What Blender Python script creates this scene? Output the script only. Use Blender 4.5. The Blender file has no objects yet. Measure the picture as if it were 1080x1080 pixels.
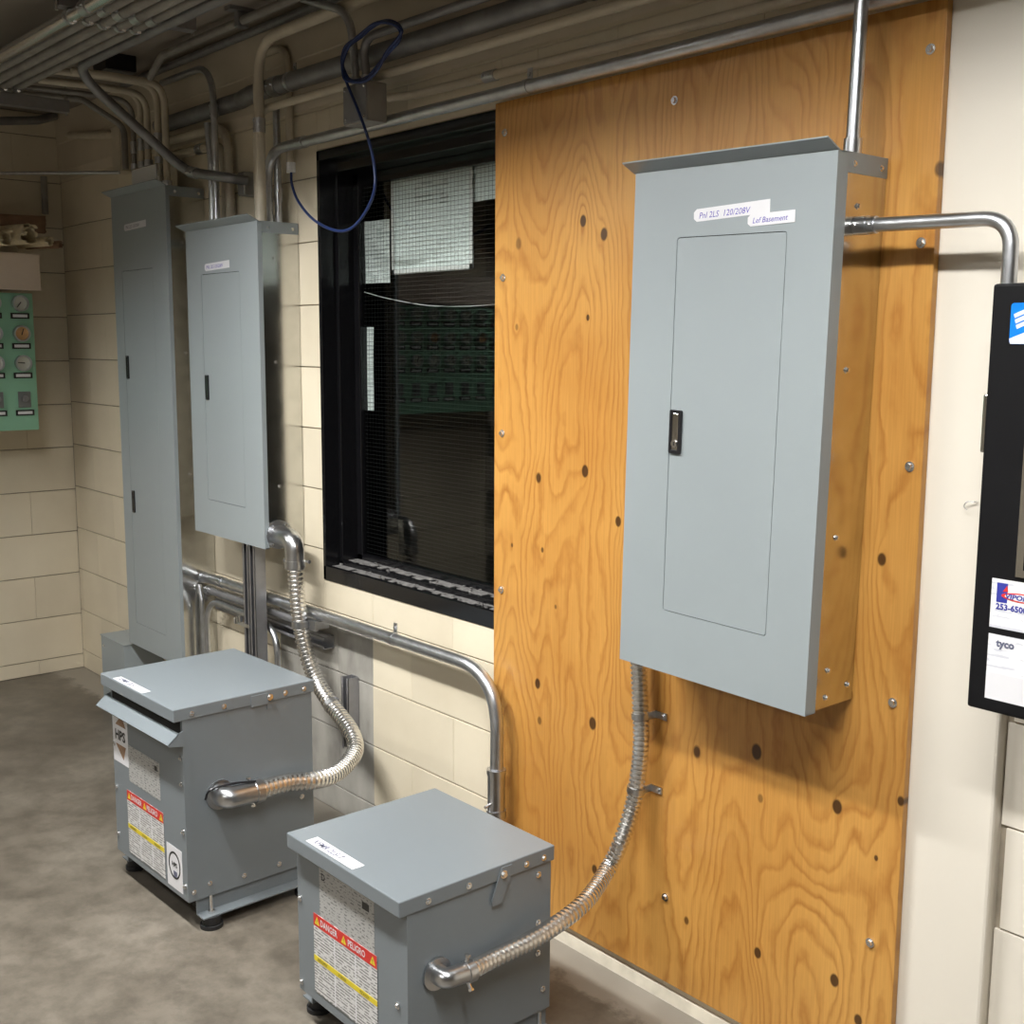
import bpy, bmesh, math, random
from mathutils import Vector, Matrix
random.seed(7)
scene = bpy.context.scene
COL = scene.collection

# ------------------------------------------------------------------ camera
F_PX, YAW, PITCH, ROLL = 1229.0, 0.8637, 0.14254, -0.00556
CAM = Vector((0.0, -1.9538, 1.5307))
_fw = Vector((-math.sin(YAW)*math.cos(PITCH), math.cos(YAW)*math.cos(PITCH), -math.sin(PITCH)))
_r = _fw.cross(Vector((0, 0, 1))).normalized()
_d = _fw.cross(_r)
C_R = _r*math.cos(ROLL) + _d*math.sin(ROLL)
C_D = -_r*math.sin(ROLL) + _d*math.cos(ROLL)
cam_data = bpy.data.cameras.new('camera')
cam_data.sensor_width = 36.0
cam_data.lens = F_PX/1080.0*36.0
cam_data.clip_start = 0.02
cam = bpy.data.objects.new('camera', cam_data)
COL.objects.link(cam)
_m = Matrix((C_R, -C_D, -_fw)).transposed().to_4x4()
_m.translation = CAM
cam.matrix_world = _m
scene.camera = cam

# ------------------------------------------------------------------ world, exposure
world = bpy.data.worlds.new('world')
scene.world = world
world.use_nodes = True
world.node_tree.nodes['Background'].inputs[0].default_value = (0.05, 0.05, 0.05, 1)
world.node_tree.nodes['Background'].inputs[1].default_value = 0.0
vs = scene.view_settings
scene.display_settings.display_device = 'sRGB'
vs.view_transform = 'Standard'
vs.look = 'None'
vs.exposure = 0.22
vs.gamma = 1.0
vs.use_curve_mapping = False
# hanging fluorescent fixtures of the room: (x, y, z of the open underside, length, watts)
FIXTURES = [(-0.75, -1.22, 2.35, 1.25, 56.0), (-2.65, -1.30, 2.27, 1.25, 78.0), (-1.0, -3.4, 2.27, 1.25, 24.0), (-4.35, -2.45, 2.27, 1.25, 28.0)]
LIGHT_COL = (1.0, 0.99, 0.965)


def ray(px, py):
    return C_R*(px-540) + C_D*(py-540) + _fw*F_PX


def W(px, py, y=0.0):          # pixel -> point on the plane y
    r = ray(px, py)
    return CAM + r*((y-CAM.y)/r.y)


def WX(px, py, x):             # pixel -> point on the plane x
    r = ray(px, py)
    return CAM + r*((x-CAM.x)/r.x)


def WZ(px, py, z):             # pixel -> point on the plane z
    r = ray(px, py)
    return CAM + r*((z-CAM.z)/r.z)


# ------------------------------------------------------------------ materials
def new_mat(name):
    m = bpy.data.materials.new(name)
    m.use_nodes = True
    nt = m.node_tree
    return m, nt, nt.nodes['Principled BSDF']


def N(nt, kind, **kw):
    n = nt.nodes.new(kind)
    for k, v in kw.items():
        setattr(n, k, v)
    return n


def ramp(nt, stops, interp='LINEAR'):
    n = nt.nodes.new('ShaderNodeValToRGB')
    cr = n.color_ramp
    cr.interpolation = interp
    while len(cr.elements) < len(stops):
        cr.elements.new(0.5)
    for e, (p, c) in zip(cr.elements, stops):
        e.position = p
        e.color = (c[0], c[1], c[2], 1)
    return n


def mathn(nt, op, a, b=None, c=None, clamp=False):
    n = nt.nodes.new('ShaderNodeMath')
    n.operation = op
    n.use_clamp = clamp
    for i, v in enumerate((a, b, c)):
        if v is None:
            continue
        if isinstance(v, (int, float)):
            n.inputs[i].default_value = v
        else:
            nt.links.new(v, n.inputs[i])
    return n.outputs[0]


def mixc(nt, fac, a, b, blend='MIX'):
    n = nt.nodes.new('ShaderNodeMix')
    n.data_type = 'RGBA'
    n.blend_type = blend
    for s, v in ((n.inputs[0], fac), (n.inputs[6], a), (n.inputs[7], b)):
        if isinstance(v, (int, float)):
            s.default_value = v
        elif isinstance(v, tuple):
            s.default_value = (v[0], v[1], v[2], 1)
        else:
            nt.links.new(v, s)
    return n.outputs[2]


def simple(name, col, rough=0.5, metal=0.0, var=0.12, scale=9.0, bump=0.0, bscale=60.0, spec=0.5, rvar=0.0, stretch=None):
    m, nt, b = new_mat(name)
    tc = N(nt, 'ShaderNodeTexCoord')
    vec = tc.outputs['Object']
    if stretch:
        mp = N(nt, 'ShaderNodeMapping')
        mp.inputs['Scale'].default_value = stretch
        nt.links.new(vec, mp.inputs[0])
        vec = mp.outputs[0]
    no = N(nt, 'ShaderNodeTexNoise')
    no.inputs['Scale'].default_value = scale
    no.inputs['Detail'].default_value = 5
    nt.links.new(vec, no.inputs['Vector'])
    lo = tuple(c*(1-var) for c in col)
    hi = tuple(min(1, c*(1+var)) for c in col)
    r = ramp(nt, [(0.3, lo), (0.7, hi)])
    nt.links.new(no.outputs[0], r.inputs[0])
    nt.links.new(r.outputs[0], b.inputs['Base Color'])
    b.inputs['Roughness'].default_value = rough
    b.inputs['Metallic'].default_value = metal
    b.inputs['Specular IOR Level'].default_value = spec
    if rvar:
        mr = N(nt, 'ShaderNodeMapRange')
        mr.inputs[3].default_value = rough-rvar
        mr.inputs[4].default_value = rough+rvar
        nt.links.new(no.outputs[0], mr.inputs[0])
        nt.links.new(mr.outputs[0], b.inputs['Roughness'])
    if bump:
        n2 = N(nt, 'ShaderNodeTexNoise')
        n2.inputs['Scale'].default_value = bscale
        n2.inputs['Detail'].default_value = 3
        nt.links.new(vec, n2.inputs['Vector'])
        bp = N(nt, 'ShaderNodeBump')
        bp.inputs['Strength'].default_value = bump
        bp.inputs['Distance'].default_value = 0.002
        nt.links.new(n2.outputs[0], bp.inputs['Height'])
        nt.links.new(bp.outputs[0], b.inputs['Normal'])
    return m


def emit(name, col, strength):
    m, nt, b = new_mat(name)
    b.inputs['Base Color'].default_value = (*col, 1)
    b.inputs['Emission Color'].default_value = (*col, 1)
    b.inputs['Emission Strength'].default_value = strength
    return m


M = {}
M['paint'] = simple('grey_enamel', (0.283, 0.320, 0.335), 0.36, var=0.03, scale=3, bump=0.04, bscale=220)
M['paint_t'] = simple('grey_transformer_enamel', (0.182, 0.208, 0.227), 0.30, var=0.03, scale=3, bump=0.04, bscale=220)
M['galv'] = simple('galvanised_sheet', (0.62, 0.62, 0.60), 0.18, metal=1.0, var=0.07, scale=22, rvar=0.05)
M['emt'] = simple('galvanised_conduit', (0.60, 0.62, 0.65), 0.34, metal=1.0, var=0.10, scale=30, rvar=0.06)
M['emt_highlit'] = simple('highlit_conduit', (0.86, 0.87, 0.88), 0.22, metal=1.0, var=0.04, scale=30)  # lamp highlight on the front rack conduit, put into a brighter, glossier steel
M['emt_dull'] = simple('dull_grey_conduit', (0.30, 0.30, 0.31), 0.5, metal=0.75, var=0.15, scale=18)
M['emt_dirty'] = simple('dusty_conduit', (0.30, 0.285, 0.26), 0.62, metal=0.35, var=0.18, scale=14)
M['cream_pipe'] = simple('cream_painted_conduit', (0.58, 0.52, 0.41), 0.5, var=0.10, scale=12)
M['flex'] = simple('flexible_steel', (0.82, 0.81, 0.79), 0.27, metal=1.0, var=0.06, scale=40)
M['fitting'] = simple('zinc_casting', (0.58, 0.59, 0.61), 0.28, metal=1.0, var=0.08, scale=30)
M['zinc'] = simple('zinc_screw', (0.80, 0.80, 0.80), 0.25, metal=1.0, var=0.04, scale=30)
M['strut'] = simple('strut_steel', (0.42, 0.42, 0.44), 0.42, metal=0.9, var=0.12, scale=20)
M['black_plastic'] = simple('black_plastic', (0.012, 0.012, 0.014), 0.3, var=0.1)
M['black_gloss'] = simple('black_enamel', (0.006, 0.006, 0.007), 0.16, var=0.1)
M['black_box'] = simple('black_powder_coat', (0.006, 0.006, 0.007), 0.5, var=0.1, bump=0.05, bscale=400, spec=0.18)
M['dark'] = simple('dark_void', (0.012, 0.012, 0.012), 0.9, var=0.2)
M['rubber'] = simple('black_rubber', (0.015, 0.015, 0.016), 0.7, var=0.15)
M['white_label'] = simple('white_label_paper', (0.72, 0.72, 0.75), 0.45, var=0.02)
M['paper'] = simple('white_paper', (0.80, 0.86, 0.86), 0.6, var=0.04)
M['ink_blue'] = simple('blue_purple_ink', (0.09, 0.07, 0.42), 0.5, var=0.1)
M['ink_grey'] = simple('grey_ink', (0.12, 0.13, 0.20), 0.5, var=0.1)
M['ink_black'] = simple('black_ink', (0.02, 0.02, 0.02), 0.5, var=0.1)
M['ink_navy'] = simple('navy_ink', (0.03, 0.04, 0.30), 0.5, var=0.1)
M['red'] = simple('safety_red', (0.62, 0.03, 0.025), 0.4, var=0.04)
M['yellow'] = simple('safety_yellow', (0.75, 0.60, 0.03), 0.4, var=0.04)
M['mid_blue'] = simple('sticker_blue', (0.0, 0.19, 0.72), 0.35, var=0.03)
M['blue_cable'] = simple('blue_cable_jacket', (0.015, 0.035, 0.14), 0.4, var=0.1)
M['green'] = simple('green_enamel', (0.25, 0.50, 0.345), 0.45, var=0.04)
M['beige_box'] = simple('beige_enamel', (0.76, 0.65, 0.55), 0.45, var=0.04)
M['brown_paper'] = simple('brown_wrapping_paper', (0.30, 0.185, 0.115), 0.7, var=0.25, scale=16)
M['tan_paper'] = simple('yellowed_paper', (0.76, 0.66, 0.46), 0.7, var=0.25, scale=20)
M['dial'] = simple('dial_white', (0.62, 0.62, 0.56), 0.3, var=0.04)
M['dial_orange'] = simple('dial_aged_orange', (0.62, 0.36, 0.16), 0.3, var=0.15, scale=40)
M['plate_ink'] = simple('grey_switch_plate', (0.20, 0.21, 0.21), 0.4, metal=0.3, var=0.1)
M['ceil'] = simple('ceiling_concrete', (0.30, 0.265, 0.225), 0.85, var=0.12, scale=2.2, bump=0.2, bscale=40)
M['cream_smooth'] = simple('cream_wall_paint', (0.76, 0.71, 0.62), 0.55, var=0.035, scale=2.0, bump=0.10, bscale=14)
M['beam'] = simple('cream_beam_paint', (0.62, 0.55, 0.44), 0.6, var=0.07, scale=5.0, bump=0.06, bscale=30)
M['mortar'] = simple('mortar_joint', (0.30, 0.26, 0.20), 0.9, var=0.2, scale=20)
M['fillet'] = simple('painted_floor_fillet', (0.60, 0.55, 0.45), 0.75, var=0.2, scale=14, bump=0.3, bscale=60)
M['room_wall'] = simple('room_wall_paint', (0.45, 0.40, 0.32), 0.7, var=0.06, scale=2.0)
M['hood_white'] = simple('reflector_white', (0.8, 0.8, 0.78), 0.4, var=0.02)
M['tube'] = emit('fluorescent_tube', (1.0, 0.97, 0.90), 6.0)
M['wire_green'] = simple('thin_green_wire', (0.02, 0.05, 0.03), 0.5, var=0.1)
M['dust'] = simple('grey_dust', (0.15, 0.145, 0.14), 0.95, var=0.4, scale=60, bump=0.5, bscale=120)
M['screenwire'] = simple('dark_screen_wire', (0.005, 0.0055, 0.0055), 0.5, var=0.1)
M['tape'] = simple('white_tape', (0.72, 0.72, 0.72), 0.5, var=0.05)


def glass_mat():
    m = bpy.data.materials.new('window_glass')
    m.use_nodes = True
    nt = m.node_tree
    nt.nodes.clear()
    out = N(nt, 'ShaderNodeOutputMaterial')
    mix = N(nt, 'ShaderNodeMixShader')
    tr = N(nt, 'ShaderNodeBsdfTransparent')
    tr.inputs[0].default_value = (0.93, 0.95, 0.94, 1)
    gl = N(nt, 'ShaderNodeBsdfGlossy')
    gl.inputs['Roughness'].default_value = 0.015
    gl.inputs[0].default_value = (0.95, 0.97, 0.96, 1)
    fr = N(nt, 'ShaderNodeFresnel')
    fr.inputs[0].default_value = 1.5
    no = N(nt, 'ShaderNodeTexNoise')
    no.inputs['Scale'].default_value = 2.5
    bp = N(nt, 'ShaderNodeBump')
    bp.inputs['Strength'].default_value = 0.02
    nt.links.new(no.outputs[0], bp.inputs['Height'])
    nt.links.new(bp.outputs[0], gl.inputs['Normal'])
    geo = N(nt, 'ShaderNodeNewGeometry')
    fac = mathn(nt, 'MULTIPLY', fr.outputs[0], mathn(nt, 'SUBTRACT', 1.0, geo.outputs['Backfacing']))
    nt.links.new(fac, mix.inputs[0])
    nt.links.new(tr.outputs[0], mix.inputs[1])
    nt.links.new(gl.outputs[0], mix.inputs[2])
    nt.links.new(mix.outputs[0], out.inputs[0])
    return m


M['glass'] = glass_mat()


def block_mat():
    # cream-painted concrete block; an old unpainted grey field is left where equipment once stood
    m, nt, b = new_mat('painted_block')
    geo = N(nt, 'ShaderNodeNewGeometry')
    sep = N(nt, 'ShaderNodeSeparateXYZ')
    nt.links.new(geo.outputs['Position'], sep.inputs[0])
    no = N(nt, 'ShaderNodeTexNoise')
    no.inputs['Scale'].default_value = 3.0
    no.inputs['Detail'].default_value = 6
    nt.links.new(geo.outputs['Position'], no.inputs['Vector'])
    cream = ramp(nt, [(0.3, (0.66, 0.585, 0.445)), (0.7, (0.76, 0.685, 0.535))])
    nt.links.new(no.outputs[0], cream.inputs[0])
    # per-block tone
    oi = N(nt, 'ShaderNodeObjectInfo')
    tone = mathn(nt, 'MULTIPLY_ADD', oi.outputs['Random'], 0.10, 0.93)
    hsv = N(nt, 'ShaderNodeHueSaturation')
    nt.links.new(cream.outputs[0], hsv.inputs['Color'])
    nt.links.new(tone, hsv.inputs['Value'])
    # grey field
    n2 = N(nt, 'ShaderNodeTexNoise')
    n2.inputs['Scale'].default_value = 9.0
    n2.inputs['Detail'].default_value = 8
    mp = N(nt, 'ShaderNodeMapping')
    mp.inputs['Scale'].default_value = (1.0, 1.0, 0.45)
    nt.links.new(geo.outputs['Position'], mp.inputs[0])
    nt.links.new(mp.outputs[0], n2.inputs['Vector'])
    grey = ramp(nt, [(0.28, (0.19, 0.18, 0.165)), (0.5, (0.36, 0.345, 0.31)), (0.72, (0.47, 0.45, 0.41))])
    nt.links.new(n2.outputs[0], grey.inputs[0])
    wob = mathn(nt, 'MULTIPLY_ADD', n2.outputs[0], 0.012, -0.006)
    xx = mathn(nt, 'ADD', sep.outputs[0], wob)
    zz = mathn(nt, 'ADD', sep.outputs[2], wob)
    a = mathn(nt, 'LESS_THAN', xx, -2.946)
    c = mathn(nt, 'GREATER_THAN', xx, -3.52)
    d = mathn(nt, 'LESS_THAN', zz, 0.652)
    fac = mathn(nt, 'MULTIPLY', mathn(nt, 'MULTIPLY', a, c), d)
    col = mixc(nt, fac, hsv.outputs[0], grey.outputs[0])
    nt.links.new(col, b.inputs['Base Color'])
    b.inputs['Roughness'].default_value = 0.55
    n3 = N(nt, 'ShaderNodeTexNoise')
    n3.inputs['Scale'].default_value = 55.0
    n3.inputs['Detail'].default_value = 4
    nt.links.new(geo.outputs['Position'], n3.inputs['Vector'])
    bp = N(nt, 'ShaderNodeBump')
    bp.inputs['Strength'].default_value = 0.12
    bp.inputs['Distance'].default_value = 0.003
    nt.links.new(n3.outputs[0], bp.inputs['Height'])
    nt.links.new(bp.outputs[0], b.inputs['Normal'])
    return m


M['block'] = block_mat()


def floor_mat():
    m, nt, b = new_mat('worn_concrete')
    geo = N(nt, 'ShaderNodeNewGeometry')
    P_ = geo.outputs['Position']
    n1 = N(nt, 'ShaderNodeTexNoise')
    n1.inputs['Scale'].default_value = 1.7
    n1.inputs['Detail'].default_value = 9
    n1.inputs['Roughness'].default_value = 0.62
    nt.links.new(P_, n1.inputs['Vector'])
    r1 = ramp(nt, [(0.30, (0.088, 0.075, 0.059)), (0.5, (0.140, 0.124, 0.101)), (0.72, (0.205, 0.186, 0.156))])
    nt.links.new(n1.outputs[0], r1.inputs[0])
    n2 = N(nt, 'ShaderNodeTexNoise')
    n2.inputs['Scale'].default_value = 11
    n2.inputs['Detail'].default_value = 10
    n2.inputs['Roughness'].default_value = 0.7
    nt.links.new(P_, n2.inputs['Vector'])
    r2 = ramp(nt, [(0.38, (0.62, 0.60, 0.57)), (0.60, (1.12, 1.10, 1.07))])
    nt.links.new(n2.outputs[0], r2.inputs[0])
    col = mixc(nt, 0.8, r1.outputs[0], r2.outputs[0], 'MULTIPLY')
    # lighter worn strip of old paint along the long wall, with a ragged edge
    sep = N(nt, 'ShaderNodeSeparateXYZ')
    nt.links.new(P_, sep.inputs[0])
    edge = mathn(nt, 'MULTIPLY_ADD', n2.outputs[0], 0.16, sep.outputs[1])
    f = N(nt, 'ShaderNodeMapRange')
    f.inputs[1].default_value = -0.065
    f.inputs[2].default_value = -0.035
    nt.links.new(edge, f.inputs[0])
    fac = mathn(nt, 'MULTIPLY', f.outputs[0], 0.75)
    col = mixc(nt, fac, col, (0.30, 0.272, 0.228))
    nt.links.new(col, b.inputs['Base Color'])
    rr = N(nt, 'ShaderNodeMapRange')
    rr.inputs[3].default_value = 0.34
    rr.inputs[4].default_value = 0.6
    nt.links.new(n2.outputs[0], rr.inputs[0])
    nt.links.new(rr.outputs[0], b.inputs['Roughness'])
    bp = N(nt, 'ShaderNodeBump')
    bp.inputs['Strength'].default_value = 0.15
    bp.inputs['Distance'].default_value = 0.003
    nt.links.new(n2.outputs[0], bp.inputs['Height'])
    nt.links.new(bp.outputs[0], b.inputs['Normal'])
    return m


M['floor'] = floor_mat()

# knots of the plywood face: pixel in the photograph -> place on the sheet, size, depth of tone
KNOT_PX = [(615, 233, .011, 1), (637, 247, .012, .9), (547, 257, .012, .45), (620, 335, .006, .9), (545, 345, .007, .4),
           (568, 504, .011, .7), (617, 497, .012, 1), (572, 580, .006, .6), (567, 721, .011, .9), (569, 760, .009, .5), (625, 763, .013, .95),
           (627, 917, .010, .9), (735, 793, .012, .7), (798, 793, .014, 1), (802, 842, .008, .45), (883, 851, .012, 1),
           (950, 845, .008, .8), (724, 971, .008, .6), (799, 1005, .010, .95), (880, 1034, .011, 1), (991, 178, .011, .65),
           (930, 590, .010, .9), (586, 640, .005, .5), (924, 905, .005, .7), (905, 1076, .01, .9), (540, 575, .005, .6), (652, 550, .01, 1)]


def plywood_mat():
    m, nt, b = new_mat('varnished_plywood')
    geo = N(nt, 'ShaderNodeNewGeometry')
    P_ = geo.outputs['Position']
    sep = N(nt, 'ShaderNodeSeparateXYZ')
    nt.links.new(P_, sep.inputs[0])
    knot_dark = None
    bend = None
    for px, py, r, t in KNOT_PX:
        k = W(px, py, -0.018)
        dx = mathn(nt, 'MULTIPLY', mathn(nt, 'SUBTRACT', sep.outputs[0], k.x), 1.18/r)
        dz = mathn(nt, 'MULTIPLY', mathn(nt, 'SUBTRACT', sep.outputs[2], k.z), 0.85/r)
        d2 = mathn(nt, 'ADD', mathn(nt, 'MULTIPLY', dx, dx), mathn(nt, 'MULTIPLY', dz, dz))
        core = mathn(nt, 'MULTIPLY', mathn(nt, 'SUBTRACT', 1.5, d2, clamp=True), t)
        dzb = mathn(nt, 'MULTIPLY', dz, 0.45)
        d3 = mathn(nt, 'ADD', mathn(nt, 'MULTIPLY', dx, dx), mathn(nt, 'MULTIPLY', dzb, dzb))
        g = mathn(nt, 'DIVIDE', t*1.4, mathn(nt, 'ADD', 1.0, mathn(nt, 'MULTIPLY', d3, 0.22)))
        knot_dark = core if knot_dark is None else mathn(nt, 'MAXIMUM', knot_dark, core)
        bend = g if bend is None else mathn(nt, 'ADD', bend, g)
    # cathedral grain: contour lines of a slow field that is stretched along the sheet
    mp = N(nt, 'ShaderNodeMapping')
    mp.inputs['Scale'].default_value = (3.6, 1.0, 0.85)
    nt.links.new(P_, mp.inputs[0])
    n1 = N(nt, 'ShaderNodeTexNoise')
    n1.inputs['Scale'].default_value = 1.0
    n1.inputs['Detail'].default_value = 1.6
    n1.inputs['Roughness'].default_value = 0.5
    nt.links.new(mp.outputs[0], n1.inputs['Vector'])
    mpw = N(nt, 'ShaderNodeMapping')
    mpw.inputs['Scale'].default_value = (16.0, 1.0, 9.0)
    nt.links.new(P_, mpw.inputs[0])
    n1b = N(nt, 'ShaderNodeTexNoise')
    n1b.inputs['Scale'].default_value = 1.0
    n1b.inputs['Detail'].default_value = 3
    nt.links.new(mpw.outputs[0], n1b.inputs['Vector'])
    field = mathn(nt, 'ADD', mathn(nt, 'MULTIPLY', n1.outputs[0], 29.0), mathn(nt, 'MULTIPLY', n1b.outputs[0], 1.6))
    field = mathn(nt, 'ADD', field, bend)
    saw = mathn(nt, 'FRACT', field)
    bands = ramp(nt, [(0.0, (0, 0, 0)), (0.45, (.12, .12, .12)), (0.80, (1, 1, 1)), (1.0, (0, 0, 0))])
    nt.links.new(saw, bands.inputs[0])
    # fine fibre
    mp2 = N(nt, 'ShaderNodeMapping')
    mp2.inputs['Scale'].default_value = (240.0, 1.0, 7.0)
    nt.links.new(P_, mp2.inputs[0])
    n2 = N(nt, 'ShaderNodeTexNoise')
    n2.inputs['Scale'].default_value = 1.0
    n2.inputs['Detail'].default_value = 4
    nt.links.new(mp2.outputs[0], n2.inputs['Vector'])
    # slow tone
    n3 = N(nt, 'ShaderNodeTexNoise')
    n3.inputs['Scale'].default_value = 2.2
    n3.inputs['Detail'].default_value = 3
    nt.links.new(P_, n3.inputs['Vector'])
    base = ramp(nt, [(0.3, (0.48, 0.225, 0.048)), (0.7, (0.61, 0.322, 0.082))])
    nt.links.new(n3.outputs[0], base.inputs[0])
    amp = mathn(nt, 'MULTIPLY', bands.outputs[0], mathn(nt, 'MULTIPLY_ADD', n1b.outputs[0], 1.2, -0.08, clamp=True))
    col = mixc(nt, amp, base.outputs[0], (0.335, 0.122, 0.020))
    fib = ramp(nt, [(0.35, (0.93, 0.92, 0.90)), (0.65, (1.05, 1.05, 1.05))])
    nt.links.new(n2.outputs[0], fib.inputs[0])
    col = mixc(nt, 1.0, col, fib.outputs[0], 'MULTIPLY')
    kd = mathn(nt, 'MULTIPLY', knot_dark, 1.4, clamp=True)
    col = mixc(nt, mathn(nt, 'MULTIPLY', kd, 0.9), col, (0.035, 0.012, 0.004))
    nt.links.new(col, b.inputs['Base Color'])
    b.inputs['Roughness'].default_value = 0.36
    b.inputs['Specular IOR Level'].default_value = 0.45
    bp = N(nt, 'ShaderNodeBump')
    bp.inputs['Strength'].default_value = 0.06
    bp.inputs['Distance'].default_value = 0.002
    nt.links.new(n2.outputs[0], bp.inputs['Height'])
    nt.links.new(bp.outputs[0], b.inputs['Normal'])
    return m


M['ply'] = plywood_mat()


def print_mat(name, paper, ink, line, cols, dens, seed):
    # flat fine print: rows of short grey dashes on paper (label-local X,Z)
    m, nt, b = new_mat(name)
    tc = N(nt, 'ShaderNodeTexCoord')
    sep = N(nt, 'ShaderNodeSeparateXYZ')
    nt.links.new(tc.outputs['Object'], sep.inputs[0])
    v = mathn(nt, 'FRACT', mathn(nt, 'MULTIPLY', sep.outputs[2], 1.0/line))
    row = mathn(nt, 'LESS_THAN', v, 0.5)
    mp = N(nt, 'ShaderNodeMapping')
    mp.inputs['Scale'].default_value = (cols, 1.0, 1.0/line)
    mp.inputs['Location'].default_value = (seed, 0, seed)
    nt.links.new(tc.outputs['Object'], mp.inputs[0])
    no = N(nt, 'ShaderNodeTexNoise')
    no.inputs['Scale'].default_value = 1.0
    no.inputs['Detail'].default_value = 2
    nt.links.new(mp.outputs[0], no.inputs['Vector'])
    on = mathn(nt, 'LESS_THAN', no.outputs[0], dens)
    f = mathn(nt, 'MULTIPLY', row, on)
    col = mixc(nt, f, paper, ink)
    nt.links.new(col, b.inputs['Base Color'])
    b.inputs['Roughness'].default_value = 0.4
    return m


M['print_warn'] = print_mat('warning_fine_print', (0.66, 0.66, 0.66), (0.22, 0.22, 0.22), 0.0068, 60, 0.55, 3.1)
M['print_plate'] = print_mat('nameplate_print', (0.40, 0.40, 0.39), (0.17, 0.17, 0.17), 0.0072, 75, 0.47, 7.7)
M['print_letter'] = print_mat('letter_fine_print', (0.80, 0.80, 0.82), (0.60, 0.61, 0.67), 0.009, 26, 0.46, 1.3)
M['print_list'] = print_mat('list_print', (0.74, 0.78, 0.78), (0.50, 0.54, 0.54), 0.012, 20, 0.50, 5.3)


# ------------------------------------------------------------------ mesh helpers
class MB:
    def __init__(s):
        s.v, s.f = [], []

    def box(s, x0, x1, y0, y1, z0, z1):
        i = len(s.v)
        s.v += [(x, y, z) for z in (z0, z1) for y in (y0, y1) for x in (x0, x1)]
        s.f += [tuple(i+k for k in q) for q in ((0, 2, 3, 1), (4, 5, 7, 6), (0, 1, 5, 4), (2, 6, 7, 3), (0, 4, 6, 2), (1, 3, 7, 5))]
        return s

    def poly_prism(s, pts, axis, a0, a1):
        # pts in the two other axes; extruded along axis
        i = len(s.v)
        n = len(pts)

        def mk(p, a):
            if axis == 'x':
                return (a, p[0], p[1])
            if axis == 'y':
                return (p[0], a, p[1])
            return (p[0], p[1], a)
        s.v += [mk(p, a0) for p in pts] + [mk(p, a1) for p in pts]
        s.f.append(tuple(range(i, i+n)))
        s.f.append(tuple(range(i+2*n-1, i+n-1, -1)))
        for k in range(n):
            j = (k+1) % n
            s.f.append((i+k, i+n+k, i+n+j, i+j))
        return s

    def cyl(s, c, axis, r, h, seg=16, r2=None):
        # c: centre of the base; axis: direction vector
        ax = Vector(axis).normalized()
        u = ax.orthogonal().normalized()
        w = ax.cross(u)
        c = Vector(c)
        r2 = r if r2 is None else r2
        i = len(s.v)
        for (rr, hh) in ((r, 0), (r2, h)):
            for k in range(seg):
                a = 2*math.pi*k/seg
                s.v.append(tuple(c+ax*hh+u*(rr*math.cos(a))+w*(rr*math.sin(a))))
        s.f.append(tuple(range(i+seg-1, i-1, -1)))
        s.f.append(tuple(range(i+seg, i+2*seg)))
        for k in range(seg):
            j = (k+1) % seg
            s.f.append((i+k, i+j, i+seg+j, i+seg+k))
        return s

    def sweep(s, pts, rfun, seg=12, caps=True):
        pts = [Vector(p) for p in pts]
        n = len(pts)
        ts = []
        for k in range(n):
            a = pts[max(0, k-1)]
            b = pts[min(n-1, k+1)]
            ts.append((b-a).normalized())
        u = ts[0].orthogonal().normalized()
        i = len(s.v)
        L = 0.0
        for k in range(n):
            if k:
                L += (pts[k]-pts[k-1]).length
                u = (u - ts[k]*u.dot(ts[k])).normalized()
            w = ts[k].cross(u)
            for q in range(seg):
                a = 2*math.pi*q/seg
                r = rfun(L, a) if callable(rfun) else rfun
                s.v.append(tuple(pts[k]+u*(r*math.cos(a))+w*(r*math.sin(a))))
        for k in range(n-1):
            for q in range(seg):
                j = (q+1) % seg
                s.f.append((i+k*seg+q, i+k*seg+j, i+(k+1)*seg+j, i+(k+1)*seg+q))
        if caps:
            s.f.append(tuple(range(i+seg-1, i-1, -1)))
            e = i+(n-1)*seg
            s.f.append(tuple(range(e, e+seg)))
        return s

    def mesh(s, name, smooth=False, bevel=0.0, autos=40):
        me = bpy.data.meshes.new(name)
        me.from_pydata(s.v, [], s.f)
        bm = bmesh.new()
        bm.from_mesh(me)
        bmesh.ops.recalc_face_normals(bm, faces=bm.faces)
        if bevel:
            es = [e for e in bm.edges if len(e.link_faces) == 2 and e.calc_face_angle(0) > 0.6]
            bmesh.ops.bevel(bm, geom=es, offset=bevel, segments=2, affect='EDGES', profile=0.5)
        if smooth:
            for f in bm.faces:
                f.smooth = True
            lim = math.radians(autos)
            for e in bm.edges:
                if len(e.link_faces) == 2 and e.calc_face_angle(0) > lim:
                    e.smooth = False
        bm.to_mesh(me)
        bm.free()
        return me

    def build(s, name, mat, parent=None, smooth=False, bevel=0.0, world=False):
        return link(name, s.mesh(name, smooth, bevel), mat, parent, world)


def link(name, me, mat, parent=None, world=False):
    o = bpy.data.objects.new(name, me)
    COL.objects.link(o)
    if mat is not None and not me.materials:
        me.materials.append(mat)
    if parent is not None:
        o.parent = parent
        if world:
            o.matrix_parent_inverse = (Matrix.LocRotScale(parent.location, parent.rotation_euler, None)).inverted()
    return o


def tag(o, label, cat, group=None):
    o['label'] = label
    o['category'] = cat
    if group:
        o['group'] = group
    return o


def thing(name, label, cat, loc=(0, 0, 0), rot=(0, 0, 0), group=None):
    o = bpy.data.objects.new(name, None)
    o.empty_display_size = 0.05
    COL.objects.link(o)
    o.location = loc
    o.rotation_euler = rot
    return tag(o, label, cat, group)


def struct(o):
    o['kind'] = 'structure'
    return o


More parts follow.
